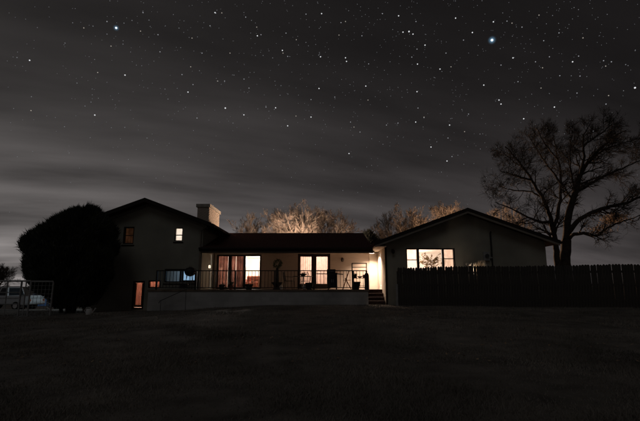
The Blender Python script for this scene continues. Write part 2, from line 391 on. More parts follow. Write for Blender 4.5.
# lower door and its side light
f = hpart(frame_bars(d_low, yw, .09, .07), 'door', framew)
hpart(MB().box(d_low[0] + .1, d_low[0] + .16, yw - .03, yw + .03, d_low[2] + .1, d_low[3] - .1).box(d_low[1] - .16, d_low[1] - .1, yw - .03, yw + .03, d_low[2] + .1, d_low[3] - .1).box(d_low[0] + .16, d_low[1] - .16, yw - .028, yw + .028, d_low[2] + .1, d_low[2] + .22), 'door_leaf', wood, f)
hpart(pane((d_low[0] + .1, d_low[1] - .1, d_low[2] + .2, d_low[3] - .1), yw + .01), 'pane', glass, f)
hpart(MB().tube([(d_low[1] - .13, yw - .03, d_low[2] + .65), (d_low[1] - .13, yw - .09, d_low[2] + .65), (d_low[1] - .24, yw - .09, d_low[2] + .65)], .014, 8), 'handle', galv, f)
hpart(folds(d_low[0] + .05, d_low[1] - .05, d_low[2] + .15, d_low[3] - .05, yw + .16, .035, .13, 4), 'curtain', drape, f, fix=False)
f = window(w_low, yw, sill=False); hpart(folds(w_low[0], w_low[1], w_low[2], w_low[3], yw + .17, .03, .15, 5), 'curtain', drape, f, fix=False)
# rooms of the left wing
zmid = w_dim[2] - .75
xm = (w_dim[1] + w_blind[0]) / 2
room(LW0 + .25, xm, DL + .22, 25.5, zmid + .05, LWt, roomw); room(xm + .1, LW1 - .25, DL + .22, 25.5, zmid + .05, LWt, roomw)
xs2 = w_low[1] + .03
room(LW0 + .25, xs2, DL + .22, 25.5, gl + .32, zmid - .1, roomp); room(xs2 + .1, LW1 - .25, DL + .22, 25.5, ZD - .3, zmid - .1, roomw)
ceiling_lamp((-10.2, 24.2, LWt - .01), 4.5, (1, .74, .55), 'dim ceiling lamp in the upstairs room with the brown curtain')
ceiling_lamp((-7.0, 23.4, LWt - .01), 62, (1, .93, .86), 'bright ceiling lamp in the upstairs room behind the white blind')
ceiling_lamp((-9.3, 23.8, zmid - .11), 190, (1, .76, .62), 'ceiling lamp in the basement room behind the red curtained door')
tv = thing('television', 'glowing blue television in the room behind the deck rail', 'television', (-7.0, 24.6, ZD - .3))
MB().box(-.75, .75, -.03, .03, .75, 1.65).build('screen_housing', framew, tv); MB().add([(-.7, -.034, .8), (.7, -.034, .8), (.7, -.034, 1.6), (-.7, -.034, 1.6)], [(0, 1, 2, 3)]).build('screen', tvm, tv, fix=False)
MB().box(-.9, .9, -.2, .25, 0, .7).box(-.2, .2, -.08, .08, .7, .76).build('stand', wood, tv)
# ---- middle block with porch
DM = 24.5; DE = 21.8
ez = P(280, 250.6, DE).z; rz_ = P(300, 233, 26.6).z; MX0, MX1 = -6.12, 2.66
ms = (rz_ - ez - .16) / (26.6 - DE)
roofM = hpart(MB().prism_x([(DE, ez + .0), (DE, ez + .16), (26.6, rz_), (31.4, ez + .16), (31.4, ez), (26.6, rz_ - .16)], -5.98, MX1), 'roof', shingle)
hpart(MB().prism_x([(DE, ez + .001), (DE, ez + .15), (22.2, ez + .15 + .4 * ms), (22.2, ez + .13 * ms)], MX0, -5.985), 'roof_return', shingle, roofM)
hpart(MB().box(MX0, MX1 - .02, DE - .05, DE - .003, ez - .03, ez + .15), 'fascia_board', fascia, roofM)
hpart(MB().tube([(MX0, DE - .1, ez + .1), (MX1 - .03, DE - .1, ez + .1)], .055, 10), 'gutter', fascia, roofM)
cz = P(330, 253.2, DM).z + .02
hpart(MB().box(-5.98, 2.72, DE + .02, DM, cz, cz + .06), 'porch_ceiling', soffit, roofM)
hpart(MB().box(-5.98, 2.7, DE + .05, DE + .2, ez - .12, cz - .002), 'porch_beam', trim, roofM)
vp = P(352.5, 236.5, 25.6); hpart(MB().tube([(vp.x, vp.y, vp.z - .35), (vp.x, vp.y, vp.z)], .05, 10), 'vent_pipe', galv, roofM)
d_slide = rect(215.6, 261.5, 254.6, 290, DM); d_slide = (d_slide[0], d_slide[1], ZD + .02, d_slide[3])
d_fr = rect(297.6, 330.2, 253.8, 290, DM); d_fr = (d_fr[0], d_fr[1], ZD + .02, d_fr[3])
RW0 = 3.25
hpart(holed_wall(-5.98, RW0, ZD - .6, cz - .004, [d_slide, d_fr], DM + .0, DM + .2), 'wall', paintwall, fix=False)
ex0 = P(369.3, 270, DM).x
hpart(MB().box(ex0, RW0 - .002, DM - .04, DM - .003, ZD, cz - .006), 'bright_lit_panel', soffit)  # added paler panel: part of the porch light's brightness is in its colour
hpart(MB().box(-5.98, RW0, DM + .15, DM + .2, cz, cz + .5), 'wall', paintwall)
hpart(MB().box(-5.98, RW0, 29.9, 30.1, ZD - .8, cz + .2), 'wall', stucco)
ym = DM + .1
p1 = P(229.5, 270, DM).x; p2 = P(244.6, 270, DM).x
sl_ = hpart(frame_bars(d_slide, ym, .09, .08, mull=[(p1 - .09, p1 + .09), (p2 - .09, p2 + .05)]), 'sliding_door', framew)
for i, (a, b) in enumerate(((d_slide[0] + .09, p1 - .09), (p1 + .09, p2 - .09), (p2 + .05, d_slide[1] - .09))):
    hpart(pane((a, b, d_slide[2] + .07, d_slide[3] - .07), ym + .01 * i), 'pane', glass, sl_)
hpart(MB().box(p2 - .03, p2, ym - .11, ym - .084, ZD + .95, ZD + 1.2), 'handle', galv, sl_)
hpart(folds(d_slide[0], p1 - .16, ZD + .03, d_slide[3], ym + .2, .05, .17, 2), 'curtain', drape, sl_, fix=False)
hpart(folds(p1 - .05, p1 + .28, ZD + .03, d_slide[3], ym + .22, .05, .15, 8), 'curtain', drape, sl_, fix=False)
hpart(folds(p1 + .3, p2 - .1, ZD + .03, d_slide[3], ym + .27, .05, .13, 3), 'curtain', drapedark, sl_, fix=False)
fm0, fm1 = P(312.2, 270, DM).x, P(315.6, 270, DM).x
fd = hpart(frame_bars(d_fr, ym, .1, .08, mull=[(fm0, fm1)]), 'french_door', framew)
for a, b in ((d_fr[0] + .1, fm0), (fm1, d_fr[1] - .1)):
    lf = MB().box(a, a + .045, ym - .04, ym + .04, ZD + .1, d_fr[3] - .1).box(b - .045, b, ym - .04, ym + .04, ZD + .1, d_fr[3] - .1).box(a + .045, b - .045, ym - .038, ym + .038, ZD + .1, ZD + .3).box(a + .045, b - .045, ym - .038, ym + .038, d_fr[3] - .16, d_fr[3] - .1)
    hpart(lf, 'door_leaf', framew, fd)
    hpart(pane((a, b, ZD + .1, d_fr[3] - .1), ym + .01), 'pane', glass, fd)
    hpart(folds(a, b, ZD + .05, d_fr[3] - .05, ym + .2, .025, .12, int(a * 10)), 'curtain', sheer, fd, fix=False)
hpart(MB().tube([(fm0 + .03, ym - .08, ZD + 1.0), (fm0 + .03, ym - .14, ZD + 1.0), (fm0 - .1, ym - .14, ZD + 1.0)], .013, 8), 'handle', galv, fd)
room(-5.8, -1.6, DM + .21, 29.2, ZD, cz - .02, roomw); room(-1.45, 2.9, DM + .21, 29.2, ZD, cz - .02, roomp)
ceiling_lamp((-3.6, 26.6, cz - .03), 300, (1, .9, .82), 'ceiling lamp in the living room behind the sliding door')
ceiling_lamp((-.1, 26.0, cz - .03), 105, (1, .8, .68), 'ceiling lamp in the dining room behind the curtained french doors')
# ---- right wing
DR = 21.4; DRr = 20.9
rp = P(467.5, 208, DRr); RXr, RZr = rp.x, rp.z; RS = .365; RXl, RXe = 2.64, 11.72
roofR, RZl, RZe = gable_roof('roof', RXr, RZr, RXl, RXe, RS, DRr, 31)
RW1 = RXe - .5; RWt = RZl - .17 + .05
w_tri = rect(406.6, 454.6, 248.2, 271.5, DR)
gr = gz(6, 21.4) - .3
hpart(holed_wall(RW0, RW1, gr, RWt, [w_tri], DR, DR + .2), 'wall', stucco, fix=False)
hpart(MB().prism_y([(RW0, RWt), (RW1, RWt), (RW1, RZr - RS * (RW1 - RXr) - .2), (RXr, RZr - .2), (RW0, RZr - RS * (RXr - RW0) - .2)], DR, DR + .2), 'gable_wall', stucco)
# side wall facing the porch, with a glazed door
sd = (23.0, 23.9, ZD + .02, ZD + 2.0)
b = MB()
for y0, y1, z0, z1 in ((DR + .2, sd[0], gr, RWt + .15), (sd[1], 31, gr, RWt + .15), (sd[0], sd[1], gr, sd[2]), (sd[0], sd[1], sd[3], RWt + .15)): b.box(RW0 + .003, RW0 + .2, y0, y1, z0, z1)
hpart(b, 'wall', soffit)
hpart(MB().box(RW1 - .2, RW1 - .003, DR + .2, 31, gr, RWt + .1), 'wall', stucco); hpart(MB().box(RW0 + .2, RW1 - .2, 30.8, 31, gr, RWt), 'wall', stucco)
sdo = hpart(MB().box(RW0 + .04, RW0 + .14, sd[0], sd[0] + .1, sd[2], sd[3]).box(RW0 + .04, RW0 + .14, sd[1] - .1, sd[1], sd[2], sd[3]).box(RW0 + .042, RW0 + .138, sd[0] + .1, sd[1] - .1, sd[3] - .1, sd[3]).box(RW0 + .042, RW0 + .138, sd[0] + .1, sd[1] - .1, sd[2], sd[2] + .15), 'side_door', whitepaint)
doorglow = emat('lit_door_glass', (1, .75, .58), .9)
hpart(MB().box(RW0 + .145, RW0 + .155, sd[0] + .1, sd[1] - .1, sd[2] + .15, sd[3] - .1), 'pane', doorglow, sdo)
hpart(MB().tube([(RW0 + .04, sd[0] + .05, ZD + 1), (RW0 - .03, sd[0] + .05, ZD + 1), (RW0 - .03, sd[0] + .16, ZD + 1)], .013, 8), 'handle', galv, sdo)
# eave soffit on the porch side and rake trim
hpart(MB().box(RXl + .03, RW0, DRr + .02, 24.48, RZl - .2, RZl - .175), 'eave_soffit', soffit, roofR)
rake(RXr, RZr + .012, RXl, RXe, RS, DRr - .04, .17, fascia, roofR, DRr - .003)
rake(RXr, RZr - .16, RXl + .04, RXe - .04, RS, DRr - .025, .1, trim, roofR, DRr + .02, name='rake_trim')
hpart(MB().box(RXe, RXe + .1, DRr, 31, RZe - .15, RZe - .03), 'gutter', fascia, roofR)
hpart(MB().box(RW0 - .03, RW0 + .06, DR - .03, DR + .07, gr, RWt - .05), 'corner_board', fascia)
m1 = (P(417.2, 260, DR).x, P(419.6, 260, DR).x); m2 = (P(442.4, 260, DR).x, P(444.6, 260, DR).x)
yr = DR + .1
tw = window(w_tri, yr, mull=[m1, m2], bars=[(w_tri[0], m1[0], midz(w_tri, .5)), (m2[1], w_tri[1], midz(w_tri, .55))], w=.06)
room(4.0, 8.2, DR + .22, 25.2, ZD + .0, RWt - .1, roomw)
ceiling_lamp((4.9, 23.2, RWt - .11), 160, (1, .87, .77), 'ceiling lamp in the room with the three part window')
hpart(folds(w_tri[0] - .02, m1[0] + .02, midz(w_tri, .5), w_tri[3], yr + .2, .02, .2, 3), 'curtain', sheer, tw, fix=False)
hpart(folds(m2[1], w_tri[1], w_tri[2], w_tri[3], yr + .22, .012, .3, 9), 'curtain', sheer, tw, fix=False)
# ------------------------------------------------------------------ deck, rail and steps
DK = 21.0
deck = thing('deck', 'raised deck with pale grey block wall and dark slatted railing along the porch', 'deck', (-3, 21, gz(-3, 21)))
bpy.context.view_layer.update()
dx0 = P(148, 295, DK).x; dx1 = P(368.3, 295, DK).x
hpart(MB().box(dx0, dx1, DK, DK + .2, -.3, ZD - .085), 'block_wall', blockwall, deck)
hpart(MB().box(dx1 - .2, dx1 - .002, DK + .2, DM - .01, -.3, ZD - .085), 'block_wall', blockwall, deck)
xb = dx0
hpart(MB().box(dx0 + .002, dx0 + .2, DK + .2, DL - .01, -.3, ZD - .085), 'block_wall', blockwall, deck)
bw = .14; y = DK - .04; k = 0
while y < DM - .02:
    x0 = dx0 - .03 if y < DL - .15 else LW1 + .01
    hpart(MB().box(x0, dx1 + .03, y, min(y + bw - .008, DM - .005), ZD - .08, ZD + random.uniform(-.003, 0)), 'deck_board', deckm, deck); y += bw
rx0 = P(156, 280, DK + .08).x; rx1 = dx1 - .03; ry = DK + .08; rt = P(260, 270.3, ry).z
rail = hpart(MB().box(rx0, rx1, ry - .03, ry + .03, rt - .045, rt), 'railing', iron, deck)
hpart(MB().box(rx0, rx1, ry - .02, ry + .02, ZD + .08, ZD + .115), 'bottom_rail', iron, rail)
bal = MB().box(-.011, .011, -.011, .011, ZD + .115, rt - .045).mesh('baluster', iron)
pst = MB().box(-.035, .035, -.035, .035, ZD, rt - .046).mesh('rail_post', iron)
L = rx1 - rx0; nb = int(L / .158); pass
for k in range(nb + 1):
    big = k % 12 == 0 or k == nb
    o = bpy.data.objects.new('rail_post' if big else 'baluster', pst if big else bal); COL.objects.link(o)
    o.parent = rail; o.location = (rx0 + .035 + (L - .07) * k / nb, ry, 0)
# added thin bar before the wall, imitating a diagonal edge of shade
a = P(187, 289, DK - .35); b_ = P(160, 301, DK - .35)
hpart(MB().tube([(a.x + .1, DK - .02, a.z + .02), a, b_, (b_.x - .06, b_.y, b_.z - .1)], .014, 8), 'shade_bar', iron, deck)
for t in (.03, .97):
    q = a.lerp(b_, t); hpart(MB().tube([q, (q.x, q.y, gz(q.x, q.y) - .05)], .011, 8), 'shade_bar_post', iron, deck)
steps = thing('brick_steps', 'dark red brick steps between the deck end and the right wing', 'steps', (2.85, 21.6, gz(2.85, 21.6)))
bpy.context.view_layer.update()
g0 = gz(2.85, 21.6)
for k in range(4):
    hpart(MB().box(dx1 + .04, RW0 - .04, 21.5 + .32 * k, DM - .02 if k == 3 else 21.5 + .32 * (k + 1) + .0, g0 - .2, g0 + (ZD - g0) * (k + 1) / 4), 'step', brickred, steps, bevel=.012)
# ------------------------------------------------------------------ things on the deck
def spot(px, D): return P(px, 285, D).x
def pot(px, D, h, r, m, label, z=None, plant=True, seed=0, ph=.25):
    x = spot(px, D)
    t = thing('potted_plant' if plant else 'plant_pot', label, 'plant' if plant else 'pot', (x, D, ZD if z is None else z))
    MB().lathe([(r * .68, 0), (r * .95, h * .82), (r * 1.08, h * .83), (r * 1.08, h), (r * .95, h), (r * .92, h * .9), (.01, h * .88)], 18).build('pot', m, t, smooth=False)
    if plant:
        r_ = random.Random(seed); b = MB()
        for k in range(26):
            a_ = r_.random() * 6.28; e = r_.uniform(.3, 1.4); l = ph * r_.uniform(.6, 1.1); d = Vector((math.cos(a_) * math.cos(e), math.sin(a_) * math.cos(e), math.sin(e)))
            s_ = d.cross(Vector((0, 0, 1))); s_ = s_.normalized() * l * .12
            p0 = Vector((r * .3 * math.cos(a_), r * .3 * math.sin(a_), h * .85)); p1_ = p0 + d * l * .6; p2_ = p0 + d * l + Vector((0, 0, -.12 * l))
            b.add([p0, p1_ + s_, p2_, p1_ - s_], [(0, 1, 2), (0, 2, 3)])
        b.build('foliage', leafgreen, t, fix=False)
    return t
pot(222, 21.35, .24, .15, darkpot, 'dark pot with low plant before the red curtain of the sliding door', seed=1, ph=.14)
pot(249, 21.4, .26, .2, darkpot, 'wide dark pot in front of the bright pane of the sliding door', seed=2, ph=.1)
pot(231, 21.5, .2, .13, terracotta, 'terracotta pot with spiky plant before the middle panel of the sliding door', seed=3, ph=.3)
pot(309.5, 21.5, .34, .2, darkpot, 'dark square-shouldered pot in front of the left french door', seed=4, ph=.08)
# little white jars catching the light
for px, lab in ((281.3, 'small white jar beside the round topiary pot'), (304.3, 'small white jar under the patio table by the french door')):
    t = thing('jar', lab, 'jar', (spot(px, 21.25), 21.25, ZD)); MB().lathe([(.05, 0), (.07, .05), (.07, .13), (.045, .16), (.05, .19)], 14).build('body', whitepaint, t, smooth=True); MB().lathe([(.055, .19), (.055, .21), (.02, .225)], 14).build('lid', whitepaint, t)
# round topiary
tx = spot(277, 21.7); top = thing('topiary', 'small round topiary on a thick stem in a dark urn beside the wall', 'plant', (tx, 21.7, ZD))
MB().lathe([(.2, 0), (.2, .05), (.1, .1), (.12, .14), (.26, .3), (.29, .36), (.26, .36), (.02, .33)], 18).build('pot', darkpot, top)
MB().tube([(0, 0, .3), (.01, 0, .6), (0, .01, .95), (0, 0, 1.1)], [.1, .085, .07, .04], 8).build('trunk', barkdark, top)
cz_t = P(277, 263.6, 21.7).z - ZD; vv = []
for k in range(420):
    d = Vector(rng.normal(size=3)).normalized(); p = Vector((0, 0, cz_t)) + d * random.uniform(.12, .23); u_ = d.orthogonal().normalized() * .022; w_ = d * .06 + Vector(rng.normal(size=3)) * .02
    vv += [p - u_, p + u_, p + w_]
tri_mesh('crown', np.array([tuple(q) for q in vv]), 3, leafgreen, top)
# kettle barbecue before the blue window
kx = spot(189.5, 21.45); kt = thing('kettle_barbecue', 'black kettle barbecue with domed lid in front of the blue lit window', 'barbecue', (kx, 21.45, ZD))
kz = P(189.5, 271.5, 21.45).z - ZD
MB().lathe([(.05, kz - .24), (.2, kz - .18), (.27, kz - .06), (.28, kz)], 22).build('bowl', iron, kt, smooth=True)
ld = MB().lathe([(.29, kz + .002), (.28, kz + .07), (.2, kz + .16), (.06, kz + .21), (.02, kz + .213)], 22).build('lid', iron, kt, smooth=True)
MB().tube([(-.07, 0, kz + .2), (-.06, 0, kz + .26), (.06, 0, kz + .26), (.07, 0, kz + .2)], .012, 8).build('handle', wood, ld)
for k in range(3):
    a_ = R(90 + 120 * k); MB().tube([(.13 * math.cos(a_), .13 * math.sin(a_), kz - .2), (.27 * math.cos(a_), .27 * math.sin(a_), 0)], .014, 8).build('leg', galv, kt)
MB().box(-.45, .1, -.2, .2, .06, .12).box(-.42, -.05, -.16, .16, .12, .28).build('charcoal_tray', iron, kt)
# gas grill with side shelves
gx = spot(332.3, 21.6); gg = thing('gas_grill', 'dark gas grill with fold out side shelves in front of the french doors', 'barbecue', (gx, 21.6, ZD))
def zz_(py, D): return P(330, py, D).z - ZD
st = zz_(273.6, 21.6)
MB().box(-.24, .24, -.25, .25, .1, st - .06).build('cabinet', iron, gg, bevel=.015)
for s_ in (-1, 1):
    d_ = MB().box(min(.01 * s_, .23 * s_), max(.01 * s_, .23 * s_), -.265, -.252, .14, st - .12).build('door', iron, gg); MB().box(min(.03 * s_, .05 * s_), max(.03 * s_, .05 * s_), -.29, -.266, .35, .5).build('handle', galv, d_)
MB().box(-.27, .25, -.24, .24, st - .058, st + .03).build('firebox', iron, gg, bevel=.01)
lid_ = MB().prism_x([(-.22, st + .03), (-.24, st + .1), (-.14, st + .21), (.12, st + .22), (.22, st + .1), (.22, st + .03)], -.26, .16).build('lid', iron, gg, bevel=.02); MB().tube([(-.18, -.24, st + .1), (-.18, -.29, st + .1), (.08, -.29, st + .1), (.08, -.24, st + .1)], .012, 8).build('handle', galv, lid_)
MB().box(-.78, -.272, -.2, .2, st - .03, st + .004).build('side_shelf', iron, gg, bevel=.008); MB().prism_y([(.252, st - .03), (.53, st - .06), (.53, st - .025), (.252, st + .004)], -.2, .2).build('side_shelf', iron, gg)
for s_ in (-1, 1): MB().tube([(s_ * .2 - .03, -.18, .06), (s_ * .2 + .03, -.18, .06)], .06, 14).build('wheel', rubber, gg)
# patio table with bowl, and chairs
px_ = spot(303, 22.2); pt = thing('patio_table', 'round dark metal patio table in front of the left french door', 'table', (px_, 22.2, ZD))
tz = zz_(276.2, 22.2)
MB().lathe([(.02, tz - .03), (.5, tz - .025), (.52, tz - .012), (.52, tz), (.02, tz + .003)], 28).build('tabletop', iron, pt); MB().tube([(0, 0, .05), (0, 0, tz - .02)], .035, 10).build('column', iron, pt)
for k in range(4):
    a_ = R(45 + 90 * k); MB().tube([(0, 0, .16), (.18 * math.cos(a_), .18 * math.sin(a_), .1), (.32 * math.cos(a_), .32 * math.sin(a_), .012)], .018, 8).build('leg', iron, pt)
bo = thing('planter_bowl', 'dark shallow planter bowl on the round patio table', 'bowl', (px_ + .0, 22.2, ZD + tz + .004))
MB().lathe([(.07, 0), (.16, .06), (.2, .12), (.18, .12), (.02, .07)], 18).build('bowl', darkpot, bo, smooth=True)
b = MB(); r_ = random.Random(5)
for k in range(40):
    a_ = r_.random() * 6.28; l = r_.uniform(.08, .24); e = r_.uniform(-.1, .7); p0 = Vector((0, 0, .1)); d = Vector((math.cos(a_) * math.cos(e), math.sin(a_) * math.cos(e), math.sin(e))); s_ = Vector((-math.sin(a_), math.cos(a_), 0)) * .018
    b.add([p0, p0 + d * l * .6 + s_, p0 + d * l, p0 + d * l * .6 - s_], [(0, 1, 2, 3)])
b.build('foliage', leafgreen, bo, fix=False)
def chair(x, y, rz, label, grp='patio chairs around the round table'):
    t = thing('patio_chair', label, 'chair', (x, y, ZD), rz, grp)
    MB().box(-.22, .22, -.22, .22, .41, .44).build('seat', iron, t, bevel=.01)
    for sx in (-1, 1):
        MB().tube([(sx * .22, -.22, 0), (sx * .22, -.2, .42)], .014, 8).build('leg', iron, t); MB().tube([(sx * .22, .26, 0), (sx * .21, .21, .42)], .014, 8).build('leg', iron, t)
        MB().tube([(sx * .24, -.18, .43), (sx * .25, -.16, .63), (sx * .25, .22, .65)], .012, 8).build('armrest', iron, t)
    MB().tube([(-.21, .21, .42), (-.2, .27, .7), (-.13, .3, .87), (.13, .3, .87), (.2, .27, .7), (.21, .21, .42)], .014, 8).build('back_frame', iron, t)
    for k in range(5):
        xx = -.14 + .07 * k; MB().tube([(xx, .22, .44), (xx, .27, .7), (xx, .3, .86)], .007, 6).build('back_slat', iron, t)
    return t
chair(px_ - .72, 22.35, R(80), 'dark metal patio chair beside the round table, next to the topiary')
chair(px_ + .1, 22.98, R(180), 'dark metal patio chair pushed between the round table and the french door')
# folded ladder chair and plant rack at the right end
fx = spot(347, 22.6); fc = thing('folding_chair', 'brown folding chair leaning between the grill and the plant rack', 'chair', (fx, 22.6, ZD))
h_ = zz_(270.5, 22.6)
for s_ in (-1, 1):
    MB().tube([(-.22, s_ * .2, 0), (.12, s_ * .2, h_)], .016, 8).build('back_leg', wood, fc); MB().tube([(.22, s_ * .17, 0), (-.1, s_ * .17, h_ * .6)], .016, 8).build('front_leg', wood, fc)
for k in range(4): z = h_ * (.55 + .14 * k); x = -.22 + .34 * z / h_; MB().box(x - .012, x + .012, -.19, .19, z - .03, z + .03).build('back_slat', wood, fc)
MB().box(-.2, .2, -.16, .16, h_ * .47, h_ * .47 + .025).build('seat', wood, fc)
ra0, ra1 = spot(352.3, 22.0), spot(366.8, 22.0); rk = thing('plant_rack', 'tall black metal plant rack with open shelves at the end of the deck', 'rack', ((ra0 + ra1) / 2, 22.0, ZD))
hw_ = (ra1 - ra0) / 2; rh = zz_(263, 22.0)
for sx in (-1, 1):
    for sy in (-1, 1): MB().tube([(sx * hw_, sy * .17, 0), (sx * hw_, sy * .17, rh)], .014, 8).build('upright', iron, rk)
for py in (263.3, 267.3, 278.2, 286):
    z = zz_(py, 22.0); b = MB()
    for sy in (-1, 1): b.tube([(-hw_, sy * .17, z), (hw_, sy * .17, z)], .012, 6)
    for k in range(7): b.tube([(-hw_ + 2 * hw_ * k / 6, -.17, z), (-hw_ + 2 * hw_ * k / 6, .17, z)], .006, 6)
    b.build('shelf', iron, rk)
zs_ = ZD + zz_(278.2, 22.0) + .012
pot(355.4, 22.0, .15, .09, darkpot, 'small dark pot with tufted plant on the middle shelf of the plant rack', zs_, seed=6, ph=.16)
pot(364, 22.0, .1, .08, terracotta, 'small terracotta pot with low plant on the middle shelf of the plant rack', zs_, seed=7, ph=.12)
t = thing('bowl', 'shallow white bowl on the middle shelf of the plant rack', 'bowl', (spot(360, 22.0), 22.0, zs_)); MB().lathe([(.05, 0), (.12, .05), (.15, .09), (.14, .09), (.1, .05), (.01, .02)], 18).build('body', whitepaint, t, smooth=True)
pot(356.3, 21.45, .38, .2, darkpot, 'large tapered dark pot standing before the plant rack', seed=8, ph=.07)
gp = spot(366.8, 21.5); bt = thing('gas_bottle', 'tall narrow black gas bottle at the right end of the deck', 'gas bottle', (gp, 21.5, ZD))
MB().lathe([(.1, 0), (.115, .03), (.115, .68), (.09, .78), (.03, .82)], 18).build('cylinder', iron, bt, smooth=True); MB().tube([(0, 0, .8), (0, 0, .88)], .025, 8).tube([(-.06, 0, .87), (.06, 0, .87)], .018, 8).build('valve', galv, bt)
# wall lamps (unlit) and the small lit lantern
def sconce(x, y, z, label):
    t = thing('wall_lamp', label, 'lamp', (x, y, z))
    MB().box(-.06, .06, -.02, 0, -.09, .09).build('back_plate', iron, t); MB().tube([(0, -.02, .05), (0, -.1, .1), (0, -.16, .06)], .012, 8).build('arm', iron, t)
    MB().lathe([(.03, .06), (.085, .02), (.09, 0), (.07, -.12), (.03, -.15)], 10, (0, -.16, 0)).build('lantern', framew, t)
q = P(342.2, 259.3, DM); sconce(q.x, DM - .002, q.z, 'dark unlit wall lamp on the porch wall beside the french doors')
q = P(392.6, 251, DR); sconce(q.x, DR - .002, q.z, 'dark unlit lamp on the gable wall near the porch corner')
q = P(201.7, 266.8, 23.2); t = thing('lantern', 'small lit lantern on the side wall above the deck rail', 'lantern', (LW1 + .004, 23.2, q.z))
MB().box(0, .02, -.05, .05, -.08, .1).tube([(.01, 0, .12), (.1, 0, .12)], .01, 6).build('bracket', iron, t); MB().lathe([(.045, -.075), (.06, -.06), (.06, .06), (.03, .09)], 10, (.1, 0, 0)).build('glass', lantern_em, t); MB().lathe([(.08, .092), (.01, .14)], 10, (.1, 0, 0)).build('cap', iron, t)
pl = thing('porch_light', 'small round ceiling light under the eave above the brick steps', 'lamp', (2.84, 23.62, RZl - .2))
MB().lathe([(.15, -.001), (.15, -.13), (.135, -.13), (.135, -.012)], 20).build('housing', iron, pl, smooth=False)
al = bpy.data.lights.new('bulb', 'AREA'); al.shape = 'DISK'; al.size = .24; al.energy = 230; al.color = (1, .74, .56); ao = bpy.data.objects.new('bulb', al); COL.objects.link(ao); ao.parent = pl; ao.location = (0, 0, -.02)
# electricity meter with conduit
q = P(485.8, 256.4, DR); t = thing('electricity_meter', 'grey electricity meter box with round glass and tall conduit on the gable wall', 'meter', (q.x, DR - .002, q.z))
MB().box(-.15, .15, -.13, 0, -.22, .22).build('box', galv, t, bevel=.01); MB().tube([(0, -.13, .02), (0, -.22, .02)], .09, 18).build('dial', carglass, t)
zt = P(491, 233, DR).z - q.z; xx = P(491, 250, DR).x - q.x
MB().tube([(xx, -.06, -1.4), (xx, -.06, zt)], .04, 10).tube([(xx, -.06, zt), (xx, -.12, zt + .06), (xx, -.16, zt)], .03, 8).build('conduit', iron, t); MB().box(.15, xx, -.1, -.03, -.1, -.04).build('connector', galv, t)
# ------------------------------------------------------------------ furniture glimpsed through the panes
q0, q1 = P(246, 280, 25.6).x, P(255, 280, 25.6).x
ac = thing('armchair', 'red brown armchair inside the living room behind the bright pane', 'armchair', ((q0 + q1) / 2 + .1, 25.9, ZD), R(180))
MB().box(-.42, .42, -.35, .4, .12, .42).build('seat', fabricred, ac, bevel=.05); MB().prism_x([(-.5, .1), (-.35, .1), (-.28, .72), (-.36, .8), (-.5, .72)], -.42, .42).build('backrest', fabricred, ac, bevel=.05)
for s_ in (-1, 1):
    MB().box(min(s_ * .42, s_ * .56), max(s_ * .42, s_ * .56), -.4, .4, .1, .58).build('armrest', fabricred, ac, bevel=.04)
    for sy in (-1, 1): MB().box(s_ * .4 - .03, s_ * .4 + .03, sy * .32 - .03, sy * .32 + .03, 0, .12).build('leg', wood, ac)
ch = thing('dining_chair', 'slim wooden chair inside the living room beside the armchair', 'chair', (P(258, 280, 25.2).x - .1, 25.2, ZD), R(200))
for sx in (-1, 1):
    for sy in (-1, 1): MB().tube([(sx * .19, sy * .19, 0), (sx * .19, sy * .19, .46 if sy > 0 else .74)], .018, 8).build('leg', wood, ch)
MB().box(-.22, .22, -.22, .22, .44, .475).build('seat', wood, ch)
for k in range(3): MB().box(-.19, .19, -.2, -.18, .52 + .08 * k, .56 + .08 * k).build('back_slat', wood, ch)
ip = thing('house_plant', 'leafy potted house plant behind the middle pane of the three part window', 'plant', (P(431, 260, DR + .6).x, DR + .6, ZD + .35))
MB().lathe([(.16, 0), (.2, .3), (.22, .3), (.22, .34), (.19, .34), (.02, .31)], 18).build('pot', terracotta, ip); MB().box(-.25, .25, -.2, .2, -.35, -.003).build('stand', wood, ip)
b = MB(); lv = MB(); r_ = random.Random(12)
b.tube([(0, 0, .3), (.02, 0, .8), (-.02, .02, 1.1)], [.025, .02, .015], 7)
for k in range(34):
    a_ = r_.random() * 6.28; z0 = r_.uniform(.45, 1.1); l = r_.uniform(.3, .68); p0 = Vector((0, 0, z0)); d = Vector((math.cos(a_), .35 * math.sin(a_), r_.uniform(.15, 1.0))).normalized(); p1_ = p0 + d * l
    b.tube([p0, p0 + d * l * .5 + Vector((0, 0, .03)), p1_], [.009, .006, .003], 5)
    for j in range(9):
        tt = r_.uniform(.35, 1.05); c_ = p0 + d * l * tt; e_ = Vector((r_.gauss(0, 1), r_.gauss(0, .6), r_.gauss(0, .8) - .3)).normalized(); s_ = e_.cross(Vector((.2, 1, .1))).normalized() * .026; ll = r_.uniform(.06, .12)
        lv.add([c_, c_ + e_ * ll * .5 + s_, c_ + e_ * ll, c_ + e_ * ll * .5 - s_], [(0, 1, 2, 3)])
b.build('stem', wood, ip); lv.build('foliage', cloth('house_plant_leaf', (.3, .2, .1), .3), ip, fix=False)
ip2 = thing('house_plant', 'low trailing plant behind the left lower pane of the three part window', 'plant', (P(413, 268, DR + .55).x, DR + .55, ZD + .5))
MB().lathe([(.1, 0), (.14, .2), (.15, .24), (.12, .24), (.02, .2)], 16).build('pot', terracotta, ip2); MB().box(-.2, .2, -.15, .15, -.5, -.003).build('stand', wood, ip2)
lv = MB()
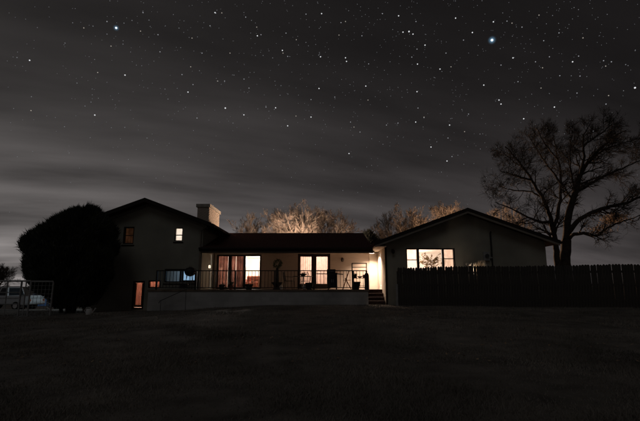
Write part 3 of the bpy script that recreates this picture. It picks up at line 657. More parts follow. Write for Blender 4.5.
for k in range(60):
    a_ = r_.random() * 6.28; e = r_.uniform(.1, 1.3); l = r_.uniform(.12, .34); d = Vector((math.cos(a_) * math.cos(e), math.sin(a_) * math.cos(e), math.sin(e))); s_ = Vector((-math.sin(a_), math.cos(a_), 0)) * .02; p0 = Vector((0, 0, .22))
    lv.add([p0 + d * l * .5, p0 + d * l * .75 + s_, p0 + d * l, p0 + d * l * .75 - s_], [(0, 1, 2, 3)])
lv.build('foliage', bpy.data.materials['house_plant_leaf'], ip2, fix=False)
# ------------------------------------------------------------------ picket fence
F0 = Vector((P(398, 290, 20.6).x, 20.6, 0)); F1 = Vector((15.6, 17.3, 0))
fd_ = (F1 - F0); FL = fd_.length; fa_ = math.atan2(fd_.y, fd_.x)
fence = thing('picket_fence', 'tall weathered grey wooden picket fence in front of the right wing', 'fence', (F0.x, F0.y, gz(F0.x, F0.y)), fa_)
pw = .113; pick = []
for k in range(3):
    hh = 1.78; b = MB(); t1_ = (.034, .042, .028)[k]
    pick.append(MB().prism_y([(-pw / 2, -.06), (pw / 2, -.06), (pw / 2, hh - .05), (pw / 2 - t1_, hh), (-pw / 2 + t1_, hh), (-pw / 2, hh - .05)], -.01, .01).mesh('picket', fencem))
np_ = int(FL / .1142); gf = gz(F0.x, F0.y)
for k in range(np_):
    s_ = k * .1142 + .06; w_ = F0 + fd_.normalized() * s_
    o = bpy.data.objects.new('picket', random.choice(pick)); COL.objects.link(o); o.parent = fence
    o.location = (s_, random.uniform(-.004, .004), gz(w_.x, w_.y) - gf + random.uniform(-.014, .016)); o.rotation_euler = (0, random.gauss(0, .005), 0)
k = 0
for s_ in np.arange(0, FL, 2.4):
    w_ = F0 + fd_.normalized() * float(s_); zb = gz(w_.x, w_.y) - gf
    MB().box(float(s_) - .045, float(s_) + .045, .05, .14, zb - .2, zb + 1.6).build('post', fencem, fence)
for zr in (.3, .95, 1.5): MB().box(0, FL, .011, .049, zr - .045, zr + .045).build('rail', fencem, fence)
MB().box(-.1, .0, -.05, .05, -.2, 1.0).build('end_post', postm, fence)
# pale bird bath and dried grass tuft above the fence
q = P(468.6, 263.3, 20.3); g_ = gz(q.x, q.y); t = thing('bird_bath', 'pale stone bird bath rising behind the picket fence below the gable wall', 'bird bath', (q.x, q.y, g_)); hz = q.z - g_
MB().lathe([(.18, -.05), (.18, .05), (.09, .12), (.07, hz * .6), (.09, hz - .17)], 16).build('pedestal', stone, t, smooth=True); MB().lathe([(.04, hz - .168), (.09, hz - .1), (.14, hz), (.125, hz), (.02, hz - .06)], 18).build('basin', stone, t, smooth=True)
q = P(478.5, 272, 20.3); t = thing('ornamental_grass', 'tuft of pale dried ornamental grass leaning above the picket fence', 'grass', (q.x, q.y, gz(q.x, q.y)))
b = MB(); r_ = random.Random(3); base = Vector((0, 0, 0)); hq = P(478, 259.5, 20.3).z - gz(q.x, q.y)
for k in range(150):
    u_ = r_.uniform(-1, 1); p0 = Vector((r_.gauss(0, .05), r_.gauss(0, .05), 0)); h2 = hq * r_.uniform(.86, 1.03) * (1 - .07 * abs(u_ - .45)); lean = .06 + u_ * .24; yy = r_.gauss(0, .07)
    p1_ = p0 + Vector((lean * .4, yy * .5, h2 * .6)); p2_ = p0 + Vector((lean * .85, yy, h2 * .9)); p3_ = p0 + Vector((lean * 1.1, yy, h2)); w_ = Vector((r_.uniform(.014, .03), .006, 0))
    b.add([p0, p1_ + w_ * .3, p2_ + w_, p3_, p2_ - w_, p1_ - w_ * .3], [(0, 1, 2, 3, 4, 5)])
b.build('blades', plume, t, fix=False)
q = P(474.5, 272, 20.2); g_ = gz(q.x, q.y); t = thing('added_tuft_light', 'small added light on a stake, unseen behind the picket fence, brightening the dried grass', 'lantern', (q.x, q.y, g_)); zl_ = 1.98 - g_  # added, unseen light that brightens the grass tuft and bird bath
MB().tube([(0, 0, -.1), (0, 0, zl_ - .12)], .012, 8).build('stake', iron, t); MB().lathe([(.03, zl_ - .12), (.045, zl_ - .1), (.045, zl_)], 12).build('glass', lantern_em, t); MB().lathe([(.055, zl_ + .001), (.055, zl_ + .012), (.01, zl_ + .016)], 12).build('cap', iron, t)
bl = bulb('bulb', (0, -.0, zl_ + .06), 9, (1, .8, .62), .03); bl.parent = t
# ------------------------------------------------------------------ bare trees
def limb_mesh(polys, thr):
    "two builders: thick limbs and fine twigs"
    A, B = MB(), MB()
    for pts, rad in polys:
        if rad[0] > thr: A.tube(pts, rad, 7 if rad[0] > .05 else 5, cap=False)
        else: B.tube(pts, rad, 3, cap=False)
    return A, B
def branch(out, p, d, length, r, level, maxl, rr, up=.12, wind=Vector((0, 0, 0)), kids=(5, 8), spread=.75, rmin=.006, shrink=.58):
    n = max(3, min(7, int(length / .35) + 2)); pts = [p.copy()]; rad = [r]; d = d.normalized(); dirs = [d]
    for i in range(n):
        d = (d + Vector((rr.gauss(0, .13), rr.gauss(0, .13), rr.gauss(0, .13))) + Vector((0, 0, up)) + wind).normalized()
        p = p + d * (length / n); pts.append(p); dirs.append(d); rad.append(max(rmin * .6, r * (1 - .8 * (i + 1) / n)))
    out.append((pts, rad))
    if level >= maxl: return
    for _ in range(rr.randint(*kids)):
        t = rr.uniform(.22, 1.0); i = min(n - 1, int(t * n)); f_ = t * n - i
        q = pts[i].lerp(pts[i + 1], f_); dd = dirs[i]
        o = dd.orthogonal().normalized(); o.rotate(Matrix.Rotation(rr.random() * 6.283, 3, dd))
        nd = (dd * (1 - spread * .45) + o * spread * rr.uniform(.6, 1.1)).normalized()
        branch(out, q, nd, length * shrink * rr.uniform(.7, 1.15) * (1.15 - .45 * t), max(rmin, rad[i] * .6), level + 1, maxl, rr, up, wind, kids, spread, rmin, shrink)
def tree_from(name, label, base, limbs, m, seed, maxl=3, thr=.03, group=None, mtwig=None, **kw):
    rr = random.Random(seed); t = thing(name, label, 'tree', base, 0, group); polys = []
    B0 = Vector(base)
    for pts, r0, r1, kids, ln, lvl in limbs:
        pts = [Vector(p) - B0 for p in pts]
        # smooth subdivision of the hand laid limb
        fine = []
        for i in range(len(pts) - 1):
            a, b = pts[i], pts[i + 1]; pa = pts[i - 1] if i else a * 2 - b; pb = pts[i + 2] if i + 2 < len(pts) else b * 2 - a
            for k in range(4):
                s = k / 4; fine.append(.5 * ((2 * a) + (b - pa) * s + (2 * pa - 5 * a + 4 * b - pb) * s * s + (3 * a - pa - 3 * b + pb) * s ** 3))
        fine.append(pts[-1]); n = len(fine)
        fine = [q + Vector((rr.gauss(0, .02), rr.gauss(0, .02), rr.gauss(0, .02))) if 0 < i < n - 1 else q for i, q in enumerate(fine)]
        rad = [r0 + (r1 - r0) * i / (n - 1) for i in range(n)]; polys.append((fine, rad))
        for k in range(kids):
            u = .25 + .75 * (k + rr.random()) / kids; i = min(n - 2, int(u * (n - 1))); q = fine[i]; dd = (fine[i + 1] - fine[i]).normalized()
            o = dd.orthogonal().normalized(); o.rotate(Matrix.Rotation(rr.random() * 6.283, 3, dd)); nd = (dd * .6 + o * .8).normalized()
            branch(polys, q, nd, ln * rr.uniform(.6, 1.1) * (1.2 - .4 * u), max(.012, rad[i] * .5), lvl, maxl, rr, **kw)
    A, B = limb_mesh(polys, thr)
    A.build('trunk', m, t, smooth=True, fix=False); B.build('crown', mtwig or m, t, fix=False); return t
D = 25.0
def T(x, y, d=0): return P(x, y, D + d)
bx = P(566, 270, D).x; base = (bx, D, gz(bx, D) - .1)
limbs = [
 ([base, T(565, 263.0), T(566.5, 240.0)], .36, .27, 0, 0, 0),
 ([(base[0] - .25, D - .1, base[2]), T(557.5, 262.0, -.2), T(556, 245.0, -.3), T(553, 232.0, -.4), T(550, 216.0, -.6), T(542.5, 197.4, -.9), T(532, 180.2, -1.2), T(519, 162.2, -1.6), T(505, 146.7, -2)], .2, .03, 15, 1.45, 1),
 ([T(566.5, 240.0), T(568, 217.0, .2), T(575, 194.0, .3), T(580, 175.9, .6), T(590, 158.7, 1), T(608, 141.5, 1.4), T(626, 130.3, 1.8)], .24, .03, 21, 1.45, 1),
 ([T(553, 232.0, -.4), T(559, 205.0, .3), T(561, 183.7, .5), T(558, 158.7, .4), T(553, 134.6, 0)], .12, .02, 16, 1.45, 1),
 ([T(580, 175.9, .6), T(584, 157.0, .2), T(583, 138.1, -.3), T(590, 124.3, -.5)], .1, .02, 12, 1.25, 1),
 ([T(567, 234.0), T(581, 219.0, -.5), T(601, 209.0, -1), T(621, 205.0, -1.4), T(642, 196.6, -1.7), T(662, 188.0, -2)], .15, .03, 16, 1.25, 1),
 ([T(567.5, 240.0), T(574, 235.0, -.6), T(584, 233.0, -1), T(597, 235.0, -1.3), T(609, 227.0, -1.6), T(624, 221.0, -1.8), T(645, 214.0, -2)], .12, .02, 12, 1.1, 1),
 ([T(551, 222.0, -.5), T(540, 222.0, -.9), T(528, 217.0, -1.3), T(512, 209.0, -1.9), T(495, 202.0, -2.3)], .09, .02, 12, 1.3, 1),
 ([T(532, 180.2, -1.2), T(516, 175.9, -1.8), T(500, 170.8, -2.2)], .06, .02, 9, 1.4, 1),
 ([T(575, 194.0, .3), T(592, 182.8, .9), T(612, 172.5, 1.3), T(632, 163.9, 1.6), T(650, 157.0, 1.8)], .09, .02, 13, 1.25, 1),
 ([T(561, 183.7, .5), T(548, 165.6, 1), T(536, 148.4, 1.4), T(528, 134.6, 1.6)], .07, .02, 12, 1.25, 1),
 ([T(542.5, 197.4, -.9), T(528, 191.4, -.2), T(510, 189.7, .2), T(498, 186.2, .4)], .06, .02, 10, 1.3, 1),
 ([T(575, 194, .3), T(571, 172, -.4), T(570, 150, -.8), T(572, 130, -1)], .07, .02, 14, 1.2, 1),
 ([T(590, 160, 1), T(604, 150, .6), T(620, 144, .2), T(640, 138, 0)], .07, .02, 14, 1.25, 1),
 ([T(583, 145, -.3), T(600, 134, -.8), T(612, 124, -1.2)], .05, .02, 11, 1.1, 1),
 ([T(558, 160, .4), T(545, 144, -.4), T(538, 130, -.8)], .05, .02, 11, 1.15, 1),
 ([T(525, 168, -1.5), T(512, 160, -.8), T(503, 152, -.4)], .045, .02, 9, 1.1, 1),
]
bigtree = tree_from('bare_tree', 'large spreading bare tree behind the fence at the right end of the house', base, limbs, barkdark, 4, maxl=3, thr=.03, up=.07, wind=Vector((.06, 0, 0)), kids=(7, 11), rmin=.0075, shrink=.66)
# a few dry leaves still hanging on a low bough
vv = []
for c_, s_, n_ in ((T(612, 219.5, -1.5), .2, 420), (T(597, 231, -1.3), .22, 200), (T(620, 217, -1.6), .22, 160), (T(604, 227, -1.4), .2, 120)):
    for k in range(n_):
        p = c_ - Vector(base) + Vector((rng.normal() * s_ * 1.5, rng.normal() * s_, rng.normal() * s_ * .55)); a_ = Vector(rng.normal(size=3)).normalized() * .045; b_ = Vector(rng.normal(size=3)).normalized() * .1
        vv += [p - a_, p + a_, p + b_]
tri_mesh('dry_leaves', np.array([tuple(q) for q in vv]), 3, cloth('pale_dry_leaf', (.62, .5, .38), .45), bigtree)
# dome crowned trees behind the middle roof, lit from the yard
def dome_tree(label, px, D_, ztop_px, half_px, seed, m, n=13, grp='bare trees behind the house'):
    x = P(px, 250, D_).x; g = gz(x, D_); top = P(px, ztop_px, D_).z; half = half_px * D_ / FPX; rr = random.Random(seed); limbs = []
    base = (x, D_, g - .1); fork = Vector((x, D_, g + 1.6)); limbs.append(([base, (x + .05, D_, g + .8), fork], .32, .24, 0, 0, 0))
    for k in range(n):
        a = 2 * math.pi * (k + rr.random() * .6) / n; rad_ = rr.uniform(.25, .95) ; hgt = (top - g - 1.6) * (1 - (rad_ * .78) ** 3) * rr.uniform(.8, .92)
        e = Vector((x + half * rad_ * .9 * math.cos(a), D_ + half * .7 * rad_ * math.sin(a), g + 1.6 + hgt)); mid = fork.lerp(e, .5) + Vector((rr.gauss(0, .2), rr.gauss(0, .2), .25))
        limbs.append(([fork, mid, e], .085, .018, 18, 1.2, 1))
    return tree_from('bare_tree', label, base, limbs, m, seed + 50, maxl=3, thr=.028, group=grp, up=.16, kids=(6, 9), rmin=.0085, spread=.62, shrink=.6)
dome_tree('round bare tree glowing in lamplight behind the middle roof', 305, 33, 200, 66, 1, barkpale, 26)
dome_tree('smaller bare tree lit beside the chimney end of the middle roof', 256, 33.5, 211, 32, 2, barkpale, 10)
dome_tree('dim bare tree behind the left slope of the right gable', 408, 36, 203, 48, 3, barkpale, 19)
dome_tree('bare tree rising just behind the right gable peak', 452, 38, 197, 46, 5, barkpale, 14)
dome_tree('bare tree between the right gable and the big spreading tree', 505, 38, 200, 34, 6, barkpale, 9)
dome_tree('bare tree whose twigs show over the left gable peak', 139, 34, 195, 22, 8, barkdark, 7)
dome_tree('distant bare tree beyond the metal pen', 2, 46, 268, 18, 9, barkdark, 7, 'distant bare trees')
# small dark evergreen between the lit trees
def evergreen(name, label, x, y, w, h, m, nspray, seed, lobes, tip=.22, group=None, left=None, right=None, flat=1.0, skirt=.12):
    "crown of thousands of needle sprays; left/right give the half width (x w/2) at each height fraction"
    g = gz(x, y); t = thing(name, label, 'shrub' if h < 6 else 'tree', (x, y, g), 0, group); r = np.random.default_rng(seed)
    dflt = ([0, .06, .2, .42, .65, .82, .93, 1], [.5, .72, .92, 1, .9, .68, .42, .1]); left = left or dflt; right = right or dflt
    def half(zf, th):
        k = .5 + .5 * np.cos(th); k = k * k * (3 - 2 * k)
        return np.interp(zf, *left) * (1 - k) + np.interp(zf, *right) * k
    n = nspray; u = r.random(n); th = r.random(n) * 2 * np.pi; zf = u ** .9
    lob = 1 + sum(a * np.sin(k * th + p + 3 * zf * s) for a, k, p, s in lobes)
    # tufts: shallow knobs all over the outline
    tk = r.random((260, 2)) * [2 * np.pi, 1]; tuft = np.zeros(n); big = np.zeros(n)
    for a, b in r.random((46, 2)) * [2 * np.pi, 1]: big += np.exp(-((((th - a + np.pi) % (2 * np.pi)) - np.pi) ** 2 / .06 + (zf - b) ** 2 / .008))
    for a, b in tk: tuft += np.exp(-((((th - a + np.pi) % (2 * np.pi)) - np.pi) ** 2 / .018 + (zf - b) ** 2 / .0022))
    depth = 1 - .26 * r.random(n) ** 2 + .075 * np.clip(tuft, 0, 1.5) + .2 * np.clip(big, 0, 1.2) - .16
    rad = half(zf, th) * lob * depth * w / 2
    c = np.stack([rad * np.cos(th), rad * np.sin(th) * flat, skirt + zf * (h - skirt - .25) + (.1 * np.clip(tuft, 0, 1.5) + .22 * np.clip(big, 0, 1.2)) * zf], -1)
    vs = []
    for k in range(5):
        out = np.stack([np.cos(th), np.sin(th), np.zeros(n)], -1)
        d = out * (.4 + .3 * r.random((n, 1))) + np.array([0, 0, 1.]) * (.6 + .7 * r.random((n, 1))) + r.normal(0, .33, (n, 3)); d /= np.linalg.norm(d, axis=1, keepdims=True)
        l = tip * (.5 + .9 * r.random((n, 1)) + .5 * (r.random((n, 1)) > .98)); s = np.cross(d, r.normal(size=(n, 3))); s /= np.linalg.norm(s, axis=1, keepdims=True) + 1e-9; s *= .016 + .012 * r.random((n, 1))
        o = c + r.normal(0, .05, (n, 3))
        vs.append(np.stack([o - s, o + s, o + d * l], 1).reshape(-1, 3))
    tri_mesh('crown', np.concatenate(vs), 3, m, t)
    # woody inner mass that keeps the crown opaque
    b = MB(); nz, na = 14, 24
    for i in range(nz):
        zf_ = .06 + .9 * i / (nz - 1)
        for k in range(na):
            a = 2 * math.pi * k / na; rr_ = float(half(zf_, a)) * w / 2 * .74; b.v.append((rr_ * math.cos(a), rr_ * math.sin(a) * flat, skirt + zf_ * (h - skirt - .45)))
    for i in range(nz - 1):
        for k in range(na): b.f.append((i * na + k, i * na + (k + 1) % na, (i + 1) * na + (k + 1) % na, (i + 1) * na + k))
    b.f.append(tuple(range(na))[::-1]); b.f.append(tuple((nz - 1) * na + k for k in range(na)))
    b.build('inner_foliage', m, t, smooth=True)
    for k in range(4): a = k * 1.7; MB().tube([(.25 * math.cos(a), .25 * math.sin(a), -.1), (.4 * math.cos(a), .4 * math.sin(a) * flat, skirt + .5)], .08, 7).build('trunk', barkdark, t)
    return t
BD = 20.0; bxp = P(70, 290, BD).x; bh = P(77, 205, BD).z - gz(bxp, BD)
evergreen('juniper_bush', 'huge dark rounded juniper bush covering the left corner of the house', bxp, BD, 4.05, bh - .2, juniper, 30000, 3, [(.02, 5, 1, 2), (.015, 9, 2, 3)], .24,
    left=([0, .05, .12, .18, .31, .476, .65, .76, .88, .94, 1], [.3, .35, .55, .85, .96, 1.0, .92, .78, .55, .33, -.1]),
    right=([0, .05, .24, .51, .73, .87, .94, 1], [.45, .58, .74, .8, .75, .54, .38, .16]), flat=.8, skirt=.3)
ex = P(368, 240, 31).x; evergreen('evergreen_tree', 'dark evergreen top between the lit bare trees behind the roof', ex, 31, 1.9, P(366, 231.5, 31).z - gz(ex, 31), juniper, 5000, 5, [(.08, 3, 0, 1)], .25)
# ------------------------------------------------------------------ yard lamps
def yard_lamp(x, y, h, power, color, label, m):
    g = gz(x, y); t = thing('yard_lamp', label, 'street lamp', (x, y, g))
    MB().lathe([(.1, -.05), (.1, .3), (.06, .4), (.045, h - .25)], 14).build('pole', galv, t, smooth=True)
    MB().lathe([(.2, h), (.22, h + .03), (.03, h + .18)], 16).build('lamp_cap', galv, t); MB().lathe([(.08, h - .26), (.13, h - .2), (.13, h - .02), (.1, h - .005)], 16).build('lamp_glass', m, t, smooth=True)
    l = bulb('bulb', (0, 0, h + .0), power, color, .2); l.parent = t; l.location = (0, -.0, h - .4)
    return t
l1 = yard_lamp(-2.4, 28.9, P(316, 236, 28.9).z - gz(-2.4, 28.9) - .15, 1750, (1, .7, .5), 'yard lamp standing behind the middle roof in front of the round tree', lampglass)
l2 = yard_lamp(11.8, 32.2, 4.7, 3000, (1, .6, .36), 'yard lamp standing behind the right gable roof', lampglass)
l3 = yard_lamp(-19.0, 35, 4.4, 240, (.75, .93, 1), 'yard lamp standing behind the juniper bush near the parked vehicles', lampcool)
# ------------------------------------------------------------------ pen of metal panels
def pen_panel(xa, xb, D0, D1, ytop, ybot, rows, cols, label, mesh=False, posts=()):
    a = P(xa, 300, D0); b = P(xb, 300, D1); d = Vector((b.x - a.x, D1 - D0, 0)); Ln = d.length; g = gz(a.x, D0)
    t = thing('pen_panel', label, 'fence panel', (a.x, D0, g), math.atan2(d.y, d.x), 'metal panels of the pen'); zt = P(xa, ytop, D0).z - g
    def gg_(s): w = a + d.normalized() * s; return gz(w.x, w.y) - g
    for s in (0, Ln): MB().tube([(s, 0, gg_(s) - .1), (s, 0, zt)], .03, 8).build('post', galv, t)
    MB().tube([(0, 0, zt), (Ln, 0, zt)], .034, 8).build('top_rail', galv, t); MB().tube([(0, 0, .22), (Ln, 0, .22)], .025, 8).build('bottom_rail', galv, t)
    for k in range(1, rows): z = .22 + (zt - .22) * k / rows; MB().tube([(0, .02 * mesh, z), (Ln, .02 * mesh, z)], .008 if mesh else .02, 6).build('wire' if mesh else 'rail', galv, t)
    for k in range(1, cols): s = Ln * k / cols; MB().tube([(s, 0, .22 if mesh else gg_(s) - .1), (s, 0, zt)], .008 if mesh else .025, 6).build('wire' if mesh else 'upright', galv, t)
    return t
pen_panel(29.2, 51.5, 18.0, 18.3, 281.5, 313, 7, 6, 'wire mesh pen panel between the rail panel and the juniper bush', True)
pen_panel(-22, 19.5, 17.8, 18.0, 281, 313, 5, 3, 'metal rail pen panel with wide gaps before the parked vehicles')
pen_panel(19.9, 28.8, 18.02, 18.0, 281, 313, 2, 2, 'narrow gate panel between the wire mesh panel and the rail panel')
pen_panel(51.8, 47.5, 18.32, 21.0, 283, 311, 5, 2, 'side panel of the pen receding beside the juniper bush')
# ------------------------------------------------------------------ parked vehicles
def vehicle(name, label, x, y, rz, L_, Wd, Hh, paint, prof, cab, wheels, cat):
    g = gz(x, y); t = thing(name, label, cat, (x, y, g), rz); W2 = Wd / 2
    # body: side outline (along x) swept over the width with rounded flanks
    b = MB(); n = len(prof); cuts = [(-W2, .93), (-W2 * .93, 1), (W2 * .93, 1), (W2, .93)]; cxm = sum(p[0] for p in prof) / n; czm = sum(p[1] for p in prof) / n
    vs = [(cxm + (px - cxm) * s, yy, czm + (pz - czm) * s) for yy, s in cuts for px, pz in prof]; fs = [(j * n + i, j * n + (i + 1) % n, (j + 1) * n + (i + 1) % n, (j + 1) * n + i) for j in range(3) for i in range(n)]
    b.add(vs, fs + [tuple(range(n))[::-1], tuple(range(3 * n, 4 * n))]); b.build('body', paint, t, bevel=.02)
    # cabin: tapered greenhouse with pillars and glass
    (xa, xb, xc, xd, z0, z1) = cab; wi, wt = W2 * .93, W2 * .76
    v = [(xa, -wi, z0), (xd, -wi, z0), (xd, wi, z0), (xa, wi, z0), (xb, -wt, z1), (xc, -wt, z1), (xc, wt, z1), (xb, wt, z1)]
    r = MB().add(v, [(4, 5, 6, 7), (0, 3, 2, 1), (0, 1, 5, 4), (2, 3, 7, 6), (0, 4, 7, 3), (1, 2, 6, 5)]).build('cabin', paint, t, bevel=.03)
    def quad_in(q, k, off):
        c = sum((Vector(p) for p in q), Vector()) / 4; nrm = (Vector(q[1]) - Vector(q[0])).cross(Vector(q[3]) - Vector(q[0])).normalized()
        return [c + (Vector(p) - c) * k + nrm * off for p in q]
    for sgn, q in ((1, [v[0], v[1], v[5], v[4]]), (1, [v[2], v[3], v[7], v[6]])):
        q = [Vector(p) for p in q]; m0, m1_ = (q[0] + q[1]) / 2, (q[3] + q[2]) / 2
        for sub in ([q[0], m0, m1_, q[3]], [m0, q[1], q[2], m1_]): MB().add(quad_in(sub, .84, .012), [(0, 1, 2, 3)]).build('side_window', carglass, r, fix=False)
    MB().add(quad_in([v[3], v[0], v[4], v[7]], .86, .012), [(0, 1, 2, 3)]).build('windscreen', carglass, r, fix=False); MB().add(quad_in([v[1], v[2], v[6], v[5]], .86, .012), [(0, 1, 2, 3)]).build('rear_window', carglass, r, fix=False)
    wr = .33
    for wx in wheels:
        for s in (-1, 1):
            w = MB().lathe([(wr * .6, -.11), (wr * .92, -.11), (wr, -.07), (wr, .07), (wr * .92, .11), (wr * .6, .11)], 22).build('wheel', rubber, t); w.location = (wx, s * (W2 - .08), wr); w.rotation_euler = (R(90), 0, 0)
            h = MB().lathe([(.02, .06), (wr * .25, .065), (wr * .55, .05), (wr * .6, .112)], 16).build('rim', chrome, w)
            if s > 0: h.rotation_euler = (R(180), 0, 0)
    x0 = min(p[0] for p in prof); x1 = max(p[0] for p in prof)
    for s in (-1, 1):
        MB().box(x0 - .012, x0 + .08, s * W2 * .7 - .16, s * W2 * .7 + .16, .62, .76).build('headlight', whitepaint, t); MB().box(x1 - .06, x1 + .012, s * W2 * .75 - .1, s * W2 * .75 + .1, .68, .84).build('tail_light', fabricred, t)
    MB().box(x0 - .05, x0 + .1, -W2 * .85, W2 * .85, .34, .5).build('bumper', chrome, t)
    return t
car_prof = [(-2.15, .3), (-2.15, .68), (-1.95, .82), (-1.0, .93), (1.7, .96), (2.1, .9), (2.15, .4), (2.05, .28), (-2.0, .26)]
vehicle('parked_car', 'blue hatchback car parked beyond the wire mesh pen panel', P(44, 300, 38).x, 38, R(12), 4.3, 1.75, 1.45, carblue, car_prof, (-1.05, -.35, 1.3, 1.95, .92, 1.45), (-1.35, 1.35), 'car')
truck_prof = [(-2.6, .42), (-2.6, .85), (-2.45, 1.0), (-1.1, 1.08), (.75, 1.1), (.78, 1.12), (2.6, 1.12), (2.65, .5), (2.5, .4), (-2.4, .38)]
vehicle('pickup_truck', 'white pickup truck parked beyond the rail pen panel', P(8, 300, 36).x, 36, R(-8), 5.3, 1.9, 1.8, carwhite, truck_prof, (-1.15, -.5, .55, .75, 1.08, 1.78), (-1.65, 1.6), 'pickup')
q = P(89, 303, 18.6); t = thing('water_can', 'small pale watering can on the ground beside the juniper bush', 'watering can', (P(89.5, 308, 18.3).x, 18.3, gz(P(89.5, 308, 18.3).x, 18.3)))
MB().lathe([(.11, 0), (.12, .02), (.12, .22), (.1, .25)], 16).build('body', whitepaint, t, smooth=True); MB().tube([(.1, 0, .06), (.22, 0, .2), (.26, 0, .27)], [.025, .018, .03], 8).build('spout', whitepaint, t); MB().tube([(-.1, 0, .06), (-.2, 0, .16), (-.12, 0, .3), (.02, 0, .3), (.06, 0, .25)], .011, 8).build('handle', whitepaint, t)
# ------------------------------------------------------------------ grass and leaves
n = 420000
Yg = np.exp(rng.uniform(math.log(2.6), math.log(20.9), n)); Xg = rng.uniform(-1.0, 1.0, n) * (Yg * .86 + 1.2)
patch = np.sin(1.3 * Xg + .7 * Yg) * np.sin(.9 * Yg - .4 * Xg) + .6 * np.sin(3.1 * Xg + 2) * np.sin(2.7 * Yg)
keep = rng.random(n) < np.clip(.58 + .38 * patch, .1, 1); Xg, Yg, patch = Xg[keep], Yg[keep], patch[keep]; n = len(Xg)
Zg = ground_np(Xg, Yg); hgt = (.022 + .045 * rng.random(n) ** 2) * (1 + .45 * np.clip(patch, -1, 1)); th = rng.random(n) * 2 * np.pi; wd = .0022 + .0022 * rng.random(n) + .00032 * Yg
sx = np.stack([np.cos(th) * wd, np.sin(th) * wd, np.zeros(n)], -1); c = np.stack([Xg, Yg, Zg - .006], -1)
tip = c + np.stack([rng.normal(0, .5, n) * hgt, rng.normal(0, .5, n) * hgt, hgt], -1)
gobj = tri_mesh('grass', np.stack([c - sx, c + sx, tip], 1).reshape(-1, 3), 3, grassm); tag(gobj, 'short dry winter grass blades covering the lawn', 'grass', kind='stuff')
n = 420; Yl = np.exp(rng.uniform(math.log(7), math.log(20), n)); Xl = rng.uniform(-1, 1, n) * Yl * .8; Zl = ground_np(Xl, Yl) + .03; th = rng.random(n) * 6.28
a_ = np.stack([np.cos(th), np.sin(th), rng.normal(0, .25, n)], -1) * .035; b_ = np.stack([-np.sin(th), np.cos(th), rng.normal(0, .25, n)], -1) * .02; c = np.stack([Xl, Yl, Zl], -1)
lo = tri_mesh('fallen_leaves', np.stack([c - a_, c + b_, c + a_, c - b_], 1).reshape(-1, 3), 4, leafm); tag(lo, 'scattered dead leaves lying on the lawn', 'leaves', kind='stuff')
# ------------------------------------------------------------------ stars
SD = 6000.0
def ray(px, py):
    u = px - 320; v = 210.5 - py
    return Vector((u, FPX * math.cos(TILT) - v * math.sin(TILT), FPX * math.sin(TILT) + v * math.cos(TILT))).normalized()
ico = bmesh.new(); bmesh.ops.create_icosphere(ico, subdivisions=1, radius=1); 
def star_mesh(name, m):
    me = bpy.data.meshes.new(name); ico.to_mesh(me); me.materials.append(m); return me
sm = [star_mesh('star', emat('star_white', (.95, .97, 1), .8, False)), star_mesh('star', emat('star_pale', (.9, .92, 1), .33, False)), star_mesh('star', emat('star_warm', (1, .9, .78), .36, False)), star_mesh('star', emat('star_dim', (.9, .93, 1), .17, False))]
stars = """83.8 27.8 2|107 21.4 2|132 20.3 1|140.5 31 2|29.6 60.2 3|17 57.4 1|97.7 72.4 2|125 75 3|31.4 96.6 1|31 110.5 2|94.8 115 3|64.5 126.6 1|124.8 127.3 1|147 138 1|197 118 2|188 92 3|193 84.5 2|182 74.5 2|190.7 66.7 2|160 51.7 2|202 53 2|217.5 81 2|215.7 13 2|158 34.6 2|111 46 2|210 25.7 2|179 28 1|192 38 2|143 12.5 2|149 20 1|124 23 1|93 26 1|65 43 1|77 83 1|91 102 1|85 106 1|165 89 1|168 99 1|123 44 1|107 34 1|321.6 13.5 3|306 14 2|256.7 27 2|257.4 35.7 3|261 34.6 2|296.3 39.6 2|282.4 50.3 3|287.7 56.3 2|283 53 2|320.5 56.7 3|318.7 55 1|345.5 57.7 3|346.5 61.3 3|368.6 63.8 2|345.5 21.4 2|341 22.5 2|361.9 35.7 2|398.6 15.7 3|382.5 13.5 2|409 31.4 4|413 34 3|403 32 3|416 21.4 2|425 45 3|417 49 2|411.8 57 2|417.5 64 3|417 91.6 3|365.8 86 3|319 88.4 3|311 99.5 2|334.8 97 2|225.3 108 4|243.9 114.8 3|266 107 2|275.6 107.7 3|287.7 125.8 3|311 117 3|296 116 2|350.5 122 2|360 132 2|354 127 2|386.5 125 2|398 123 2|415.7 122 3|424 117.6 2|418 108 2|368 100 2|244 79 2|249 88 2|234 75 1|224.6 81 2|218 81 1|233 123 1|281 85.6 1|288 94 1|230 53 2|272.7 57.8 1|215 12.5 3|221.8 12.8 2|245.7 17 2|286 33 2|339 35 2|493.4 21.7 3|455.6 18 3|472.4 32.4 3|425 45 2|440 69 3|451 66.7 2|513 57.8 3|483.8 85 3|499 100 3|501 104 3|523.7 118.7 3|554.4 107 3|549.4 56.7 2|535.5 61.7 2|542.6 67.7 2|543.7 40.6 2|572.6 61.7 3|583 37.8 2|559 32.8 2|603.6 60.6 2|605.7 66 2|611.4 61.7 2|625.7 64.5 1|635 87.7 4|580 76 2|559.8 75.6 2|608.6 95.5 2|606 104 2|449.6 125 3|464.6 131.6 2|448 138 2|431 147 3|424 117 2|446 53 2|463.5 40 2|512 23 2|522 27 2|507 21 2|539 15 2|501 65 2|518 81.6 2|541 88 2|593 131 2|468.5 114 2|480 134 1|577 93 2|578.6 56 2|349 153.5 3|452 156.5 2|447 161 3|622 171 2|561 183 2"""
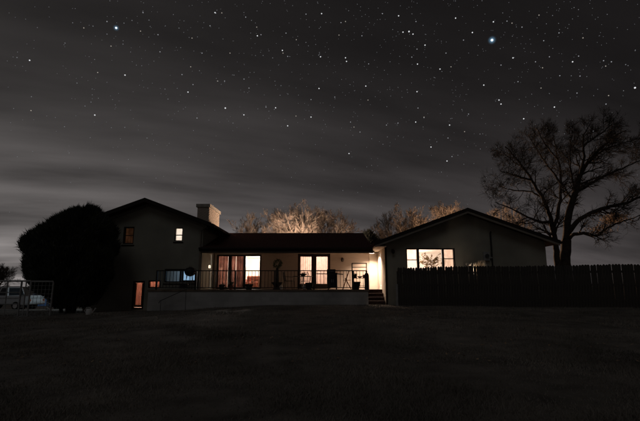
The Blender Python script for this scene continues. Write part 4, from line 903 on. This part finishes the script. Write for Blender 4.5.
for k, s in enumerate(stars.split('|')):
    x, y, w = s.split(); w = int(w); p = Vector((0, 0, CAMZ)) + ray(float(x), float(y)) * SD
    mi = {4: 0, 3: 0, 2: 1 if k % 3 else 2, 1: 3}[w]
    o = bpy.data.objects.new('star', sm[mi]); COL.objects.link(o); o.location = p; r0 = {4: 10.5, 3: 8.2, 2: 6.6, 1: 6.0}[w]; o.scale = (r0,) * 3
    tag(o, ('bright white point-like star in the night sky', 'pale bluish point-like star in the night sky', 'warm tinted point-like star in the night sky', 'dim point-like star in the night sky')[mi], 'star', ('bright white stars', 'pale stars', 'warm stars', 'dim stars')[mi])
def halo(name, c, s):
    m = bpy.data.materials.new(name); m.use_nodes = True; t = m.node_tree; t.nodes.clear()
    co = t.nodes.new('ShaderNodeTexCoord'); ln = t.nodes.new('ShaderNodeVectorMath'); ln.operation = 'LENGTH'; t.links.new(co.outputs['Object'], ln.inputs[0])
    mm = t.nodes.new('ShaderNodeMapRange'); mm.inputs[1].default_value = 0; mm.inputs[2].default_value = 1; mm.inputs[3].default_value = 1; mm.inputs[4].default_value = 0; t.links.new(ln.outputs['Value'], mm.inputs[0])
    pw_ = t.nodes.new('ShaderNodeMath'); pw_.operation = 'POWER'; pw_.inputs[1].default_value = 3.0; t.links.new(mm.outputs[0], pw_.inputs[0])
    ml = t.nodes.new('ShaderNodeMath'); ml.operation = 'MULTIPLY'; ml.inputs[1].default_value = s; t.links.new(pw_.outputs[0], ml.inputs[0])
    e = t.nodes.new('ShaderNodeEmission'); e.inputs[0].default_value = (*c, 1); t.links.new(ml.outputs[0], e.inputs[1]); o = t.nodes.new('ShaderNodeOutputMaterial'); t.links.new(e.outputs[0], o.inputs['Volume']); m.cycles.emission_sampling = 'NONE'; return m
ic2 = bmesh.new(); bmesh.ops.create_icosphere(ic2, subdivisions=3, radius=1)
core = emat('star_core', (.85, .95, 1), 1.6, False)
for (x, y, r0, hr, lab) in ((116.2, 27.8, 11, 46, 'very bright bluish star high above the left gable wing'), (492, 40, 14, 64, 'brightest blue white star with soft halo high above the right wing')):
    t = thing('bright_star', lab, 'star', tuple(Vector((0, 0, CAMZ)) + ray(x, y) * SD))
    me = bpy.data.meshes.new('core'); ic2.to_mesh(me); me.materials.append(core); o = bpy.data.objects.new('core', me); COL.objects.link(o); o.parent = t; o.scale = (r0,) * 3
    me = bpy.data.meshes.new('halo'); ic2.to_mesh(me); me.materials.append(halo('star_halo', (.25, .5, .75), .022)); o = bpy.data.objects.new('halo', me); COL.objects.link(o); o.parent = t; o.scale = (hr,) * 3  # added glowing shell, imitates lens bloom around the core
# uncountable faint stars over the whole sky, thinned out low down where cloud covers them
n = 26000; d = rng.normal(size=(n, 3)); d /= np.linalg.norm(d, axis=1, keepdims=True); d[:, 2] = np.abs(d[:, 2])
azl = np.clip((-.82 * d[:, 0] + .57 * d[:, 1]) * .5 + .5, 0, 1) ** 3
keep = rng.random(n) < np.clip((d[:, 2] - .12) / .38, 0, 1) * (1 - .75 * azl); d = d[keep]; n = len(d)
rad = 3.2 + 2.6 * rng.random(n) ** 3; oc = np.array([[1, 0, 0], [-1, 0, 0], [0, 1, 0], [0, -1, 0], [0, 0, 1], [0, 0, -1]], float); fo = [(0, 2, 4), (2, 1, 4), (1, 3, 4), (3, 0, 4), (2, 0, 5), (1, 2, 5), (3, 1, 5), (0, 3, 5)]
V = (d * SD)[:, None, :] + np.array([0, 0, CAMZ]) + oc[None] * rad[:, None, None]; tri = V[:, np.array(fo)].reshape(-1, 3)
so_ = tri_mesh('faint_stars', tri, 3, emat('faint_star', (.9, .92, 1), .2, False)); tag(so_, 'countless faint stars scattered over the dark sky', 'stars', kind='stuff')
